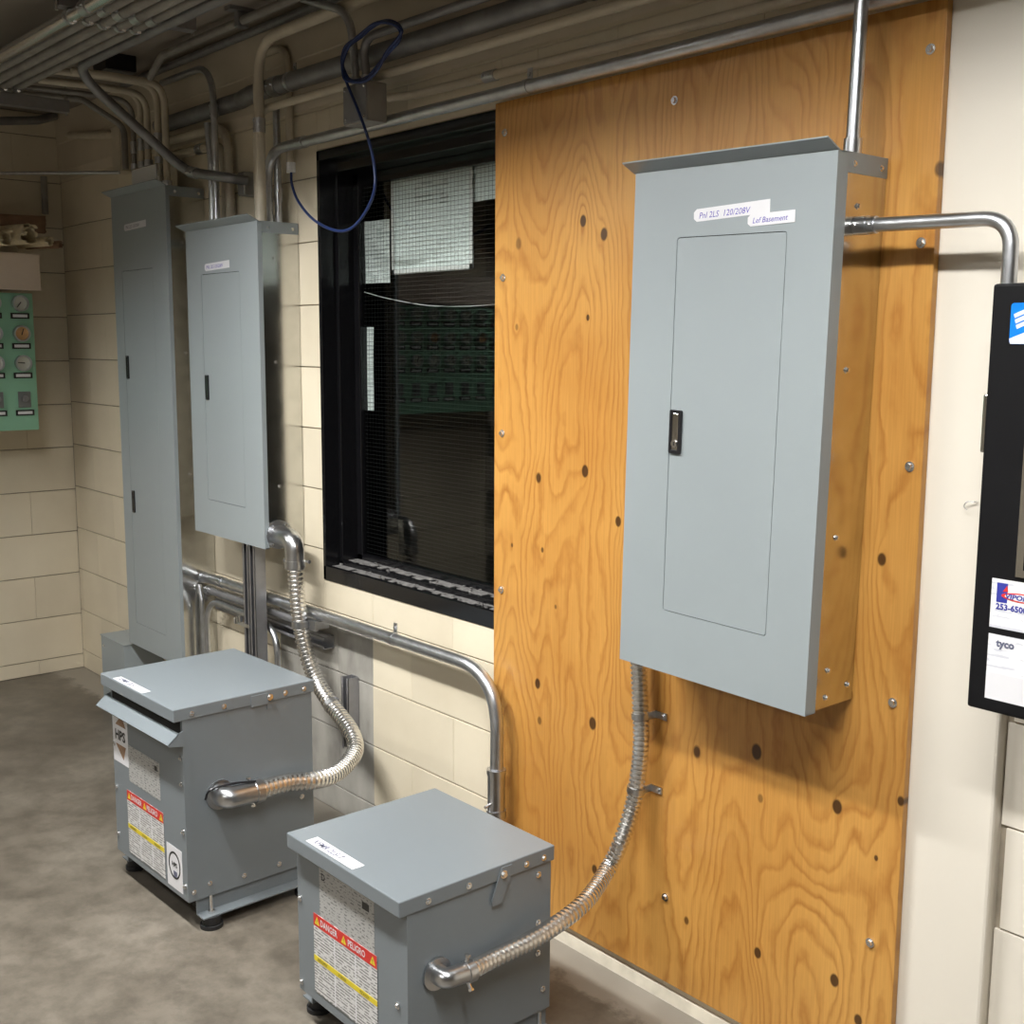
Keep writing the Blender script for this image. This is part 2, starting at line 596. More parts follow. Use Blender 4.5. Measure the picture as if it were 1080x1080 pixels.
def fillet(pts, rad, n=8):
    pts = [Vector(p) for p in pts]
    out = [pts[0]]
    for k in range(1, len(pts)-1):
        a, b, c = pts[k-1], pts[k], pts[k+1]
        d1 = (a-b)
        d2 = (c-b)
        l1, l2 = d1.length, d2.length
        d1.normalize()
        d2.normalize()
        ang = d1.angle(d2)
        if ang > 3.10:
            out.append(b)
            continue
        t = min(rad/math.tan(ang/2), 0.48*l1, 0.48*l2)
        p0, p2 = b+d1*t, b+d2*t
        for q in range(n+1):
            s = q/n
            out.append(p0*(1-s)**2+b*2*s*(1-s)+p2*s*s)
    out.append(pts[-1])
    return out


def catmull(pts, n=10):
    pts = [Vector(p) for p in pts]
    P_ = [pts[0]*2-pts[1]] + pts + [pts[-1]*2-pts[-2]]
    out = []
    for k in range(1, len(P_)-2):
        a, b, c, d = P_[k-1:k+3]
        for q in range(n):
            t = q/n
            out.append(0.5*((2*b)+(c-a)*t+(2*a-5*b+4*c-d)*t*t+(3*b-a-3*c+d)*t**3))
    out.append(pts[-1])
    return out


def resample(pts, step):
    out = [pts[0]]
    acc = 0.0
    for a, b in zip(pts, pts[1:]):
        L = (b-a).length
        while acc+L >= step:
            t = (step-acc)/L
            a = a.lerp(b, t)
            out.append(a.copy())
            L = (b-a).length
            acc = 0.0
        acc += L
    out.append(pts[-1])
    return out


def rounded_rect(x0, x1, z0, z1, r, n=4):
    out = []
    for cx, cz, a0 in ((x1-r, z1-r, 0), (x0+r, z1-r, 90), (x0+r, z0+r, 180), (x1-r, z0+r, 270)):
        for k in range(n+1):
            a = math.radians(a0+90*k/n)
            out.append((cx+r*math.cos(a), cz+r*math.sin(a)))
    return out


def plate_with_hole(outer, inner, y0, y1):
    # flat plate in X,Z with a hole, thickness y0..y1
    bm = bmesh.new()
    loops = []
    for pts in (outer, inner):
        vs_ = [bm.verts.new((p[0], y0, p[1])) for p in pts]
        loops.append(vs_)
        for k in range(len(vs_)):
            bm.edges.new((vs_[k], vs_[(k+1) % len(vs_)]))
    bmesh.ops.triangle_fill(bm, use_beauty=True, use_dissolve=False, edges=bm.edges[:])
    r = bmesh.ops.extrude_face_region(bm, geom=bm.faces[:])
    for g in r['geom']:
        if isinstance(g, bmesh.types.BMVert):
            g.co.y = y1
    bmesh.ops.recalc_face_normals(bm, faces=bm.faces)
    v = [tuple(x.co) for x in bm.verts]
    bm.verts.index_update()
    f = [tuple(q.index for q in fc.verts) for fc in bm.faces]
    bm.free()
    return v, f


def text_obj(s, size, mat, parent, loc, name='lettering', shear=0.0, align='LEFT', rot=0.0, thick=0.0, xs=1.0):
    # lettering lying on a surface that faces -Y of its parent
    cu = bpy.data.curves.new('lettering', 'FONT')
    cu.body = s
    cu.size = size
    cu.shear = shear
    cu.align_x = align
    cu.offset = thick
    cu.resolution_u = 2
    t = bpy.data.objects.new('lettering_src', cu)
    COL.objects.link(t)
    bpy.context.view_layer.update()
    me = bpy.data.meshes.new_from_object(t.evaluated_get(bpy.context.evaluated_depsgraph_get()))
    bpy.data.objects.remove(t)
    bpy.data.curves.remove(cu)
    c, sn = math.cos(rot), math.sin(rot)
    for v in me.vertices:
        x, y = v.co.x*xs, v.co.y
        v.co = (x*c-y*sn, 0.0, x*sn+y*c)
    me.materials.clear()
    o = link(name, me, mat, parent)
    o.location = loc
    return o


def _screw_mesh(axis):
    mb = MB()
    ax = Vector(axis)
    mb.cyl((0, 0, 0), axis, 0.0062, 0.0016, 12)
    mb.cyl(tuple(ax*0.0016), axis, 0.0044, 0.0035, 6, 0.0036)
    return mb.mesh('screw')


SCREW = {k: _screw_mesh(v) for k, v in {'-y': (0, -1, 0), '+x': (1, 0, 0), '+z': (0, 0, 1)}.items()}
for _s in SCREW.values():
    _s.materials.append(M['zinc'])


def screw(parent, loc, d, sc=1.0, name='screw'):
    o = link(name, SCREW[d], None, parent)
    o.location = loc
    o.scale = (sc, sc, sc)
    return o


# ------------------------------------------------------------------ the room
XB = -5.42            # end wall
ZC = 2.53             # ceiling
XR, YF = 2.6, -4.6    # unseen far sides of the room
WIN = (-3.222, -2.20, 0.774, 2.118)

struct(MB().box(XB-.2, XR+.2, YF-.2, 0.45, -0.1, 0.0).build('floor', M['floor']))
struct(MB().box(XB-.2, XR+.2, YF-.2, 0.45, ZC, ZC+.1).build('ceiling', M['ceil']))
struct(MB().box(XR, XR+.1, YF, 0.04, 0, ZC).build('wall_right', M['room_wall']))
struct(MB().box(XB, XR, YF-.1, YF, 0, ZC).build('wall_front', M['room_wall']))
# end wall and long wall: recessed mortar body, blocks as pieces in front of it
wall_left = struct(MB().box(XB-.15, XB-.006, YF, 0.3, 0, ZC).build('wall_left', M['mortar']))
wb = MB()
x0, x1, z0, z1 = WIN
wb.box(XB, x0, 0.006, 0.26, 0, ZC)
wb.box(x0, x1, 0.006, 0.26, 0, z0)
wb.box(x0, x1, 0.006, 0.26, z1, ZC)
wb.box(x1, -0.97, 0.006, 0.26, 0, ZC)
wb.box(-0.97, XR+.1, 0.032, 0.26, 0, ZC)
wall_back = struct(wb.build('wall_back', M['mortar']))

JH, JV = 0.0040, 0.0009       # joints between blocks
BL, BH = 0.406, 0.1955
_block_cache = {}


def block_mesh(l, h, facing, mat=None):
    key = (round(l, 4), round(h, 4), facing, mat)
    if key not in _block_cache:
        if facing == '-y':
            mb = MB().box(-l/2, l/2, 0, 0.03, -h/2, h/2)
        else:
            mb = MB().box(-0.03, 0, -l/2, l/2, -h/2, h/2)
        me = mb.mesh('block', bevel=0.0012)
        me.materials.append(mat or M['block'])
        _block_cache[key] = me
    return _block_cache[key]


def put_block(a, b, c, d, y, mat=None):
    if b-a < 0.012 or d-c < 0.012:
        return
    l, h = b-a-JV, d-c-JH
    o = link('block', block_mesh(l, h, '-y', mat), None, wall_back)
    o.location = ((a+b)/2, y + random.uniform(-.0006, .0006), (c+d)/2)


rows = [0.0, 0.088]
while rows[-1] < ZC-0.02:
    rows.append(min(ZC, rows[-1]+BH))
for k in range(len(rows)-1):
    c, d = rows[k], rows[k+1]
    off = -2.742 if k % 2 == 1 else -2.539
    n0 = math.ceil((XB-off)/BL)-1
    x = off+n0*BL
    while x < -1.13:
        a, b = max(x, XB), min(x+BL, -1.13)
        x += BL
        if b <= a:
            continue
        if a > -2.32 and c > 0.08 and d < 2.1:
            continue                                   # wholly behind the plywood sheet
        if b > WIN[0] and a < WIN[1] and d > WIN[2] and c < WIN[3]:
            put_block(a, min(b, WIN[0]), c, d, 0)
            put_block(max(a, WIN[1]), b, c, d, 0)
            if d > WIN[2] > c:
                put_block(max(a, WIN[0]), min(b, WIN[1]), c, WIN[2], 0)
            if c < WIN[3] < d:
                put_block(max(a, WIN[0]), min(b, WIN[1]), WIN[3], d, 0)
        else:
            put_block(a, b, c, d, 0)
# blocks of the recessed stretch behind the black cabinet
for k in range(len(rows)-1):
    a = -0.94 if k % 2 else -1.14
    while a < 1.0:
        put_block(max(a, -0.95), a+BL, rows[k], rows[k+1], 0.026, M['cream_smooth'])
        a += BL
# end wall blocks
rows2 = [0.0, 0.067]
while rows2[-1] < ZC-0.02:
    rows2.append(min(ZC, rows2[-1]+0.197))
for k in range(len(rows2)-1):
    c, d = rows2[k], rows2[k+1]
    y = 0.0 if k % 2 else 0.2
    while y > -2.2:
        b = min(y, 0.0)
        a = y-BL
        y -= BL
        o = link('block', block_mesh(b-a-JV, d-c-JH, '+x'), None, wall_left)
        o.location = (XB, (a+b)/2, (c+d)/2)
o = struct(MB().box(XB-.03, XB, YF, -2.24, 0, ZC).build('trim_3', M['room_wall']))
# smooth painted pilaster right of the plywood
struct(MB().box(-1.13, -0.952, 0.0, 0.10, 0, ZC).build('trim_1', M['cream_smooth'], bevel=0.006))
# beam with a chamfered underside along the head of the long wall
struct(MB().poly_prism([(0.005, 2.232), (-0.009, 2.284), (-0.009, 2.400), (-0.012, 2.404), (-0.012, ZC), (0.005, ZC)], 'x', XB, 1.2).build('trim_2', M['beam']))
# painted mortar fillet along the foot of the wall
struct(MB().poly_prism([(0.0, 0.0), (-0.014, 0.0), (-0.006, 0.026), (0.0, 0.029)], 'x', -3.0, 1.0).build('baseboard_back', M['fillet']))

# ------------------------------------------------------------------ window
win = bpy.data.objects.new('window_1', None)
COL.objects.link(win)
win.location = (WIN[0], 0, WIN[2])
struct(win)
win['label'] = 'black steel framed dark window beside the plywood sheet'
ww, wh = WIN[1]-WIN[0], WIN[3]-WIN[2]
DG = 0.118                # depth of the glass behind the wall face
fr = MB()
fr.box(0, 0.016, -0.004, .28, 0, wh)
fr.box(0, ww, -0.004, 0.012, 0, 0.046)
fr.box(0, ww, -0.004, .28, wh-0.03, wh)
fr.box(ww-0.02, ww, -0.004, .28, 0, wh)
fr.box(0, ww, DG+.02, .28, 0, .03)
fr.box(0, ww, 0.0, 0.05, 0, 0.043)
fr.box(0.016, 0.032, 0.05, DG+.02, 0, wh-.03)
fr.box(0.016, ww, 0.03, DG+.02, wh-0.065, wh-.03)
fr.build('window_frame', M['black_gloss'], win, bevel=0.0015)
MB().box(0.016, ww, 0.05, DG+.02, 0.0, 0.058).build('window_sill', M['black_gloss'], win, bevel=0.0015)
sash = MB()
sash.box(0.032, 0.062, DG-.012, DG+.016, 0.058, wh-.065)
sash.box(0.032, ww, DG-.012, DG+.016, 0.058, 0.078)
sash.box(0.032, ww, DG-.012, DG+.016, wh-.10, wh-.065)
sash.build('sash', M['black_gloss'], win, bevel=0.002)
MB().box(0.062, ww, DG-.002, DG+.002, 0.078, wh-.10).build('pane', M['glass'], win)


def ragged(x0, x1, y0, y1, z, seed):
    rnd = random.Random(seed)
    mb = MB()
    n = 40
    for k in range(n):
        a = x0+(x1-x0)*k/n
        b = x0+(x1-x0)*(k+1)/n
        yy0 = y0+rnd.uniform(0, .9)*(y1-y0)*(1 if rnd.random() < .5 else .3)
        mb.box(a, b, yy0, y1, z, z+rnd.uniform(.0008, .0022))
    for k in range(26):
        a = rnd.uniform(x0, x1)
        q = rnd.uniform(.004, .012)
        b = rnd.uniform(y0, y1-.004)
        mb.box(a, a+q, b, b+.006, z, z+rnd.uniform(.003, .007))
    return mb


ragged(0.02, ww-.03, 0.012, 0.05, 0.043, 3).build('dust_strip', M['dust'], win)['kind'] = 'stuff'
ragged(0.034, ww-.03, 0.062, DG-.013, 0.058, 4).build('dust_strip', M['dust'], win)['kind'] = 'stuff'
# fine horizontal wires of the screen behind the glass
sw = MB()
zz = 0.085
while zz < wh-.105:
    sw.box(0.062, ww-.02, DG+.006, DG+.0072, zz, zz+.0009)
    zz += 0.0128
for k in range(60):
    xx = 0.07+k*0.017
    if xx < ww-.03:
        sw.box(xx, xx+.0004, DG+.0075, DG+.0081, 0.08, wh-.10)
sw.build('wire_screen', M['screenwire'], win)['kind'] = 'stuff'
# dark closed space behind the glass
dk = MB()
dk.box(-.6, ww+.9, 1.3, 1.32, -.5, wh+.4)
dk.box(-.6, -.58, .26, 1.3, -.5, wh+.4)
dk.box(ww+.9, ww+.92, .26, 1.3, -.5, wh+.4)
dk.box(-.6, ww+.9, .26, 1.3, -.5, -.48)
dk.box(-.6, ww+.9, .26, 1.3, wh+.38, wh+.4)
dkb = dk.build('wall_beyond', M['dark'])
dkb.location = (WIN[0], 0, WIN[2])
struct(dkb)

# sheets of paper taped behind the glass
YP = DG+0.012


def sheet(name, label, corners, mat, y=YP):
    q = [W(px, py, y) for px, py in corners]         # tl, tr, br, bl
    mb = MB()
    base = q[3]
    nx, nz = 6, 6
    for j in range(nz+1):
        for i in range(nx+1):
            a = q[3].lerp(q[2], i/nx)
            b = q[0].lerp(q[1], i/nx)
            p = a.lerp(b, j/nz)-base
            p.y += 0.0012*math.sin(i*1.3+j*.8)
            mb.v.append((p.x, p.y, p.z))
    n = len(mb.v)
    mb.v += [(v[0], v[1]+.0006, v[2]) for v in mb.v]
    for j in range(nz):
        for i in range(nx):
            a = j*(nx+1)+i
            mb.f.append((a, a+1, a+nx+2, a+nx+1))
            mb.f.append((n+a, n+a+nx+1, n+a+nx+2, n+a+1))
    o = mb.build(name, mat, None, smooth=True)
    o.location = base
    return tag(o, label, 'paper', 'papers behind the window')


big = [(414, 183), (499, 172), (499, 283), (414, 290)]
pa = thing('notice_sheet', 'large white notice in a clear sleeve behind the window glass', 'paper', W(414, 290, YP), group='papers behind the window')
_s = sheet('sleeve', 'x', big, M['paper'])
for key in ('label', 'category', 'group'):
    del _s[key]
_s.parent = pa
_s.location = (0, 0, 0)
for k, (u0, u1, v0, v1) in enumerate([(.30, .72, .80, .86), (.30, .66, .72, .765), (.62, .72, .64, .72), (.30, .60, .655, .69)]):
    bx = W(414, 290, YP)
    wd = W(499, 283, YP).x-bx.x
    hg = W(414, 183, YP).z-bx.z
    MB().box(u0*wd, u1*wd, -.0022, -.0016, v0*hg, v1*hg).build('printed_block', M['print_list'], pa)
for (u0, u1, v0, v1) in [(0, 1, 0, .045), (0, 1, .955, 1), (0, .035, 0, 1), (.965, 1, 0, 1)]:
    MB().box(u0*wd, u1*wd, -.0030, -.0022, v0*hg, v1*hg).build('sleeve_border', M['tape'], pa)
sheet('list_sheet', 'small lined sheet left of the large notice behind the window', [(382, 234), (411, 231), (411, 298), (382, 299)], M['print_list'])
sheet('list_sheet', 'narrow strip of paper low on the left of the dark window', [(382, 345), (394, 345), (394, 433), (384, 433)], M['print_list'], YP+.004)
sheet('folded_sheet', 'white sheet partly hidden between the large notice and the plywood', [(494, 163), (524, 156), (524, 209), (494, 214)], M['paper'], YP+.008)
tag(MB().sweep(catmull([W(384, 308, YP-.004), W(410, 315, YP-.004), W(450, 322, YP-.004), W(490, 323, YP-.004), W(524, 321, YP-.004)]), .0011, 6).build('hanging_string', M['tape'], smooth=True),
    'thin pale string sagging across the dark window pane', 'string')

# ------------------------------------------------------------------ plywood sheet
PX0, PX1, PZ0, PZ1 = -2.338, -1.119, 0.052, 2.128
ply = thing('plywood_sheet', 'tall orange varnished plywood sheet bolted to the wall', 'plywood', (PX0, 0, PZ0))
MB().box(0, PX1-PX0, -0.018, -0.0006, 0, PZ1-PZ0).build('board', M['ply'], ply, bevel=0.0012)
for p in [(712, 106), (982, 52), (972, 256), (960, 492), (942, 741), (918, 994), (702, 946), (533, 140), (531, 293), (530, 457), (529, 622)]:
    q = W(p[0], p[1], -0.018)-Vector((PX0, 0, PZ0))
    screw(ply, q, '-y', 1.55, 'bolt')


# ------------------------------------------------------------------ electrical panels
def make_panel(name, label, x0, x1, z0, z1, yb, yf, door, latches, tilt=0.0, doors=None, side_screws=(), group=None, lip=0.032):
    w, h, dep = x1-x0, z1-z0, yb-yf
    root = thing(name, label, 'electrical panel', ((x0+x1)/2, yb, z0), (0, tilt, 0), group)
    hw = w/2
    # galvanised box
    MB().box(-hw+.004, hw-.004, -dep+lip-.004, 0, .002, h-.002).build('box', M['galv'], root, bevel=0.0015)
    # cover tray: front plate with door opening, folded sides
    doors = doors or [door]
    front = -dep
    outer = [(-hw, 0), (hw, 0), (hw, h), (-hw, h)]
    d0 = doors[0]
    inner = rounded_rect(d0[0], d0[1], d0[2], d0[3], .007)
    v, f = plate_with_hole(outer, inner, front, front+.003)
    mb = MB()
    mb.v, mb.f = v, f
    mb.box(hw-.003, hw, front+.003, front+lip, 0, h)
    mb.box(-hw, -hw+.003, front+.003, front+lip, 0, h)
    mb.box(-hw, hw, front+.003, front+lip, 0, .003)
    mb.box(-hw, hw, front+.003, front+lip, h-.003, h)
    mb.build('cover', M['paint'], root)
    MB().box(-hw+.01, hw-.01, front+.012, front+.014, .01, h-.01).build('dead_front', M['dark'], root)
    g = .0016
    for dd in doors:
        dr = MB().poly_prism(rounded_rect(dd[0]+g, dd[1]-g, dd[2]+g, dd[3]-g, .006), 'y', front+.0004, front+.003).build('door', M['paint'], root)
        for (lx, lz, lw, lh) in latches:
            if not (dd[2] < lz < dd[3]):
                continue
            mb = MB()
            mb.v, mb.f = plate_with_hole(rounded_rect(lx-lw/2, lx+lw/2, lz-lh/2, lz+lh/2, .004), rounded_rect(lx-lw/2+.006, lx+lw/2-.007, lz-lh/2+.007, lz+lh/2-.006, .002), front-.0045, front+.0002)
            mb.build('latch_bezel', M['black_plastic'], dr)
            lm = MB().box(lx-lw/2+.006, lx+lw/2-.009, front-.003, front, lz-lh/2+.007, lz+lh/2-.007)
            lm.build('latch_handle', M['galv'], dr, bevel=.001)
            if lw > .024:
                MB().cyl((lx-.001, front-.003, lz-lh/2+.02), (0, -1, 0), .0075, .0025, 20).build('key_lock', M['zinc'], dr)
                MB().box(lx-.002, lx, front-.0058, front-.0054, lz-lh/2+.016, lz-lh/2+.024).build('key_slot', M['black_plastic'], dr)
    # flared drip flange on top of the cover
    t = .0025
    MB().poly_prism([(front+.004, h-.001), (front-.034, h+.0165), (front-.0332, h+.0190), (front+.005, h+.0015)], 'x', -hw-.006, hw+.0005).build('drip_flange', M['paint'], root)
    # top end wall overlapping the sides
    MB().box(-hw+.0025, hw-.0025, -dep+lip+.001, -.001, h-.034, h+.0015).build('top_cap', M['paint'], root)
    for (sy, sz) in side_screws:
        screw(root, (hw-.004, sy, sz), '+x')
    for sy in (-dep+lip+.022, -.022):
        screw(root, (hw-.0025, sy, h-.018), '+x', .85)
    return root


def strip(parent, x0, z0, x1, z1, w, y, name='paper_tag', mat='white_label', notch=True):
    # paper strip from (x0,z0) to (x1,z1) (centre line) in the parent's X,Z plane
    a, b = Vector((x0, z0)), Vector((x1, z1))
    d = (b-a).normalized()
    n = Vector((-d.y, d.x))*w/2
    pts = [a+n*.5-d*0.0, a+n+d*w*.3, b+n, b-n, a-n+d*w*.3, a-n*.5] if notch else [a+n, b+n, b-n, a-n]
    return MB().poly_prism([(p.x, p.y) for p in pts], 'y', y-.0006, y).build(name, M[mat], parent)


# big panel on the plywood
BX0, BX1, BZ0, BZ1 = -1.716, -1.236, 0.853, 1.872
big_p = make_panel('electrical_panel', 'large light grey breaker panel mounted on the plywood sheet', BX0, BX1, BZ0, BZ1, -0.0182, -0.178,
                   (-1.598-(BX0+BX1)/2, -1.334-(BX0+BX1)/2, 0.985-BZ0, 1.740-BZ0), [(-1.580-(BX0+BX1)/2-.0, 1.357-BZ0, .031, .088)], tilt=0.019,
                   side_screws=((-.085, .93), (-.088, .64), (-.088, .33), (-.088, .075), (-.02, .035), (-.09, .022)))
cx = (BX0+BX1)/2
fy = -(0.178-0.0182)
tg = strip(big_p, -1.556-cx, 1.785-BZ0-.006, -1.375-cx, 1.787-BZ0, .024, fy)
text_obj('Pnl 2LS  120/208V', .0165, M['ink_blue'], tg, (-1.543-cx, fy-.0010, 1.779-BZ0-.006), shear=.2, rot=.03)
tg = strip(big_p, -1.424-cx, 1.7625-BZ0, -1.318-cx, 1.7655-BZ0, .022, fy-.0007)
text_obj('Lef Basement', .0145, M['ink_blue'], tg, (-1.413-cx, fy-.0017, 1.757-BZ0), shear=.25, rot=.03)

# middle panel
QX0, QX1, QZ0, QZ1 = -3.845, -3.338, 0.872, 1.908
qx = (QX0+QX1)/2
p2 = make_panel('electrical_panel', 'grey breaker panel on the block wall left of the window', QX0, QX1, QZ0, QZ1, -0.002, -0.15,
                (-3.735-qx, -3.462-qx, 0.993-QZ0, 1.760-QZ0), [(-3.713-qx, 1.381-QZ0, .022, .084)],
                side_screws=((-.09, .925), (-.09, .60), (-.088, .20)), lip=.016)
tg = strip(p2, -3.706-qx, 1.781-QZ0, -3.529-qx, 1.786-QZ0, .024, -.148)
text_obj('PNL 2LS-120/208V', .0155, M['ink_blue'], tg, (-3.694-qx, -.1490, 1.776-QZ0), shear=.2, rot=.02)

# tall panel
RX0, RX1, RZ0, RZ1 = -4.482, -3.995, 0.335, 2.078
rx = (RX0+RX1)/2
p3 = make_panel('electrical_panel', 'tall dark grey two-latch panel nearest the room corner', RX0, RX1, RZ0, RZ1, -0.002, -0.15,
                (-4.405-rx, -4.125-rx, 0.43-RZ0, 1.80-RZ0), [(-4.384-rx, 1.437-RZ0, .021, .088), (-4.379-rx, 0.918-RZ0, .021, .086)],
                side_screws=((-.09, 1.55), (-.09, 1.16), (-.09, .72), (-.085, .30)), lip=.014)
tg = strip(p3, -4.366-rx, 1.957-RZ0, -4.168-rx, 1.962-RZ0, .024, -.148)
text_obj('PNL 2LS 120/208V', .0165, M['ink_grey'], tg, (-4.352-rx, -.1490, 1.952-RZ0), shear=.2, rot=.02)

# small wireway box at the corner
wbx = thing('wireway_box', 'small grey metal box on the floor left of the tall panel', 'junction box', (-4.60, -0.005, 0))
MB().box(-.135, .105, -.165, 0, 0, .318).build('box', M['paint'], wbx, bevel=.002)
MB().box(-.138, .108, -.168, .0, .318, .322).build('lid', M['paint'], wbx, bevel=.001)
screw(wbx, (-.10, -.165, .28), '-y')


# ------------------------------------------------------------------ transformers
def make_transformer(label, cx, cy, rot, w, d, h, ovf, drip, lid_screws, tagpos, side_screws, front_screws):
    t = thing('transformer', label, 'transformer', (cx, cy, 0), (0, 0, rot))
    bw = w/2-.004
    bd = d/2-ovf                      # front face at y = -bd; the back sits just inside the lid
    bk = d/2-.006
    zb = .078
    lidh = .034
    MB().box(-bw, bw, -bd, bk, zb, h-.006).build('body', M['paint_t'], t, bevel=.002)
    MB().box(-w/2, w/2, -d/2, d/2, h-lidh, h).build('lid', M['paint_t'], t, bevel=.0025)
    # corner seam of the front cover
    MB().box(bw-.002, bw+.0012, -bd-.0012, -bd+.020, zb+.004, h-lidh).build('corner_flange', M['paint_t'], t)
    # base rails with turned-out flanges
    for s in (-1, 1):
        xa, xb = (bw-.012, bw+.030) if s > 0 else (-bw-.030, -bw+.012)
        mb = MB().box(xa, xb, -bd+.026, bk-.004, .034, .0375)
        xi = bw-.012 if s > 0 else -bw+.009
        mb.box(xi, xi+.003, -bd+.026, bk-.004, .0375, zb+.004)
        mb.build('base_rail', M['paint_t'], t)
        for sy in (-bd+.058, bk-.040):
            c = (s*(bw+.010), sy, 0)
            ft = MB().cyl(c, (0, 0, 1), .030, .010, 24, .030).cyl((c[0], c[1], .010), (0, 0, 1), .024, .024, 20, .026)
            fo = ft.build('foot', M['rubber'], t, smooth=True)
            MB().cyl((c[0], c[1], .0375), (0, 0, 1), .0045, .050, 10).build('stud', M['zinc'], fo, smooth=True)
            MB().cyl((c[0], c[1], .0375), (0, 0, 1), .010, .007, 6).build('nut', M['zinc'], fo)
    MB().box(-bw+.02, bw-.02, -bd+.03, bk-.03, .050, zb+.002).build('core_plate', M['dark'], t)
    for fy_ in lid_screws:
        screw(t, (w/2-.0005, -d/2+fy_*d, h-lidh*.55), '+x', 1.15)
    for (fy_, z) in side_screws:
        screw(t, (bw, -bd+fy_*(bd+bk), z), '+x', 1.15)
    for (fx, z) in front_screws:
        screw(t, (-bw+fx*2*bw, -bd, z), '-y', 1.15)
    # lifting bracket
    sy = -d/2+.60*d
    br = MB()
    if drip:
        br.box(w/2, w/2+.0025, sy-.03, sy+.02, h-lidh-.004, h-.008)
        br.box(bw, bw+.0025, sy+.02, sy+.034, h-lidh-.020, h-lidh+.004)
    else:
        br.poly_prism([(sy+.012, h-.006), (sy+.040, h-.006), (sy+.036, h-.036), (sy+.012, h-.084), (sy-.012, h-.084), (sy-.014, h-.072)], 'x', w/2, w/2+.0025)
    bo = br.build('bracket', M['paint_t'], t)
    MB().cyl((w/2+.0025, sy+.016 if not drip else sy+.026, h-.020), (1, 0, 0), .009, .003, 14).cyl((w/2+.0055, sy+.016 if not drip else sy+.026, h-.020), (1, 0, 0), .006, .005, 6).build('bracket_bolt', M['zinc'], bo)
    # handwritten strip on the lid
    s0, s1 = tagpos
    st = MB().box(s0[0], s1[0], s0[1], s1[1], h, h+.0006).build('paper_tag', M['white_label'], t)
    tx = text_obj('XFMR 2LS-T', .022, M['ink_grey'], st, (0, 0, 0), shear=.2, thick=.0003)
    tx.rotation_euler = (-math.pi/2, 0, 0)
    tx.location = (s0[0]+.012, s0[1]+.006, h+.0012)
    return t, bw, bd


def warn_label(t, x0, x1, z0, z1, y):
    wd = x1-x0
    hg = z1-z0
    lab = MB().box(0, wd, -.0008, 0, 0, hg).build('danger_label', M['print_warn'], t)
    lab.location = (x0, y, z0)
    lab['label'] = 'white danger label with a red band'
    MB().box(0, wd, -.0012, -.0008, hg*.845, hg).build('red_band', M['red'], lab)
    MB().box(0, wd, -.0012, -.0008, hg*.40, hg*.47).build('yellow_band', M['yellow'], lab)
    s = hg*.115
    text_obj('DANGER', s, M['white_label'], lab, (wd*.115, -.0016, hg*.885), thick=.0004, xs=.80)
    text_obj('PELIGRO', s, M['white_label'], lab, (wd*.56, -.0016, hg*.885), thick=.0004, xs=.80)
    for fx in (.02, .455, .90):
        q = hg*.105
        MB().poly_prism([(wd*fx, hg*.872), (wd*fx+q, hg*.872), (wd*fx+q/2, hg*.872+q*.95)], 'y', -.0014, -.0011).build('warning_triangle', M['yellow'], lab)
        text_obj('!', q*.8, M['ink_black'], lab, (wd*fx+q*.5, -.0016, hg*.880), align='CENTER')
    for fx, wtxt in ((.06, 'AVERTISSEMENT'), (.40, 'ATTENTION'), (.74, 'PRECAUCION')):
        text_obj(wtxt, hg*.055, M['ink_black'], lab, (wd*fx, -.0016, hg*.415), xs=.55)
    for fx in (.335, .665):
        MB().box(wd*fx, wd*fx+.004, -.0010, -.0008, 0, hg*.40).build('column_gap', M['white_label'], lab)
        MB().box(wd*fx, wd*fx+.004, -.0010, -.0008, hg*.47, hg*.84).build('column_gap', M['white_label'], lab)
    return lab


# front (near) transformer, squat
T2 = dict(cx=-1.979, cy=-0.526, rot=0.004, w=.432, d=.412, h=.4555)
t2, bw2, bd2 = make_transformer('squat grey dry-type transformer nearest the camera, before the plywood', T2['cx'], T2['cy'], T2['rot'], T2['w'], T2['d'], T2['h'], .022, False,
                                (.17, .42, .80, .92), ((-.150, -.196), (.035, -.166)),
                                ((.90, .40), (.90, .29), (.90, .22), (.94, .13), (.05, .17)), ((.03, .30), (.03, .10), (.92, .215), (.92, .09)))
nm = MB().box(0, .212, -.0006, 0, 0, .118).build('nameplate', M['print_plate'], t2)
nm.location = (-.116, -bd2, .288)
text_obj('D', .022, M['ink_black'], nm, (.008, -.0010, .090), thick=.0006)
MB().box(.168, .194, -.0009, -.0005, .086, .102).build('barcode', M['ink_black'], nm)
warn_label(t2, -.141, .106, .105, .290, -bd2-.0008)

# rear transformer with drip shield
T1 = dict(cx=-2.957, cy=-0.549, rot=0.026, w=.452, d=.418, h=.608)
t1, bw1, bd1 = make_transformer('taller grey transformer with a sloped drip shield, nearer the room corner', T1['cx'], T1['cy'], T1['rot'], T1['w'], T1['d'], T1['h'], .026, True,
                                (.12, .34, .78, .92), ((-.150, -.205), (.035, -.180)),
                                ((.90, .345), (.90, .28), (.16, .115), (.42, .105), (.70, .105), (.04, .105)), ((.03, .40), (.03, .27), (.03, .13), (.965, .47), (.965, .40), (.965, .27), (.965, .12)))
hh = T1['h']
MB().box(-bw1+.012, bw1-.012, -bd1-.0008, -bd1+.01, hh-.085, hh-.034).build('vent_slot', M['dark'], t1)
MB().poly_prism([(-bd1-.012, hh-.064), (-bd1-.043, hh-.090), (-bd1-.0415, hh-.0925), (-bd1-.0105, hh-.067)], 'x', -bw1-.004, bw1+.004).build('drip_shield', M['paint_t'], t1)
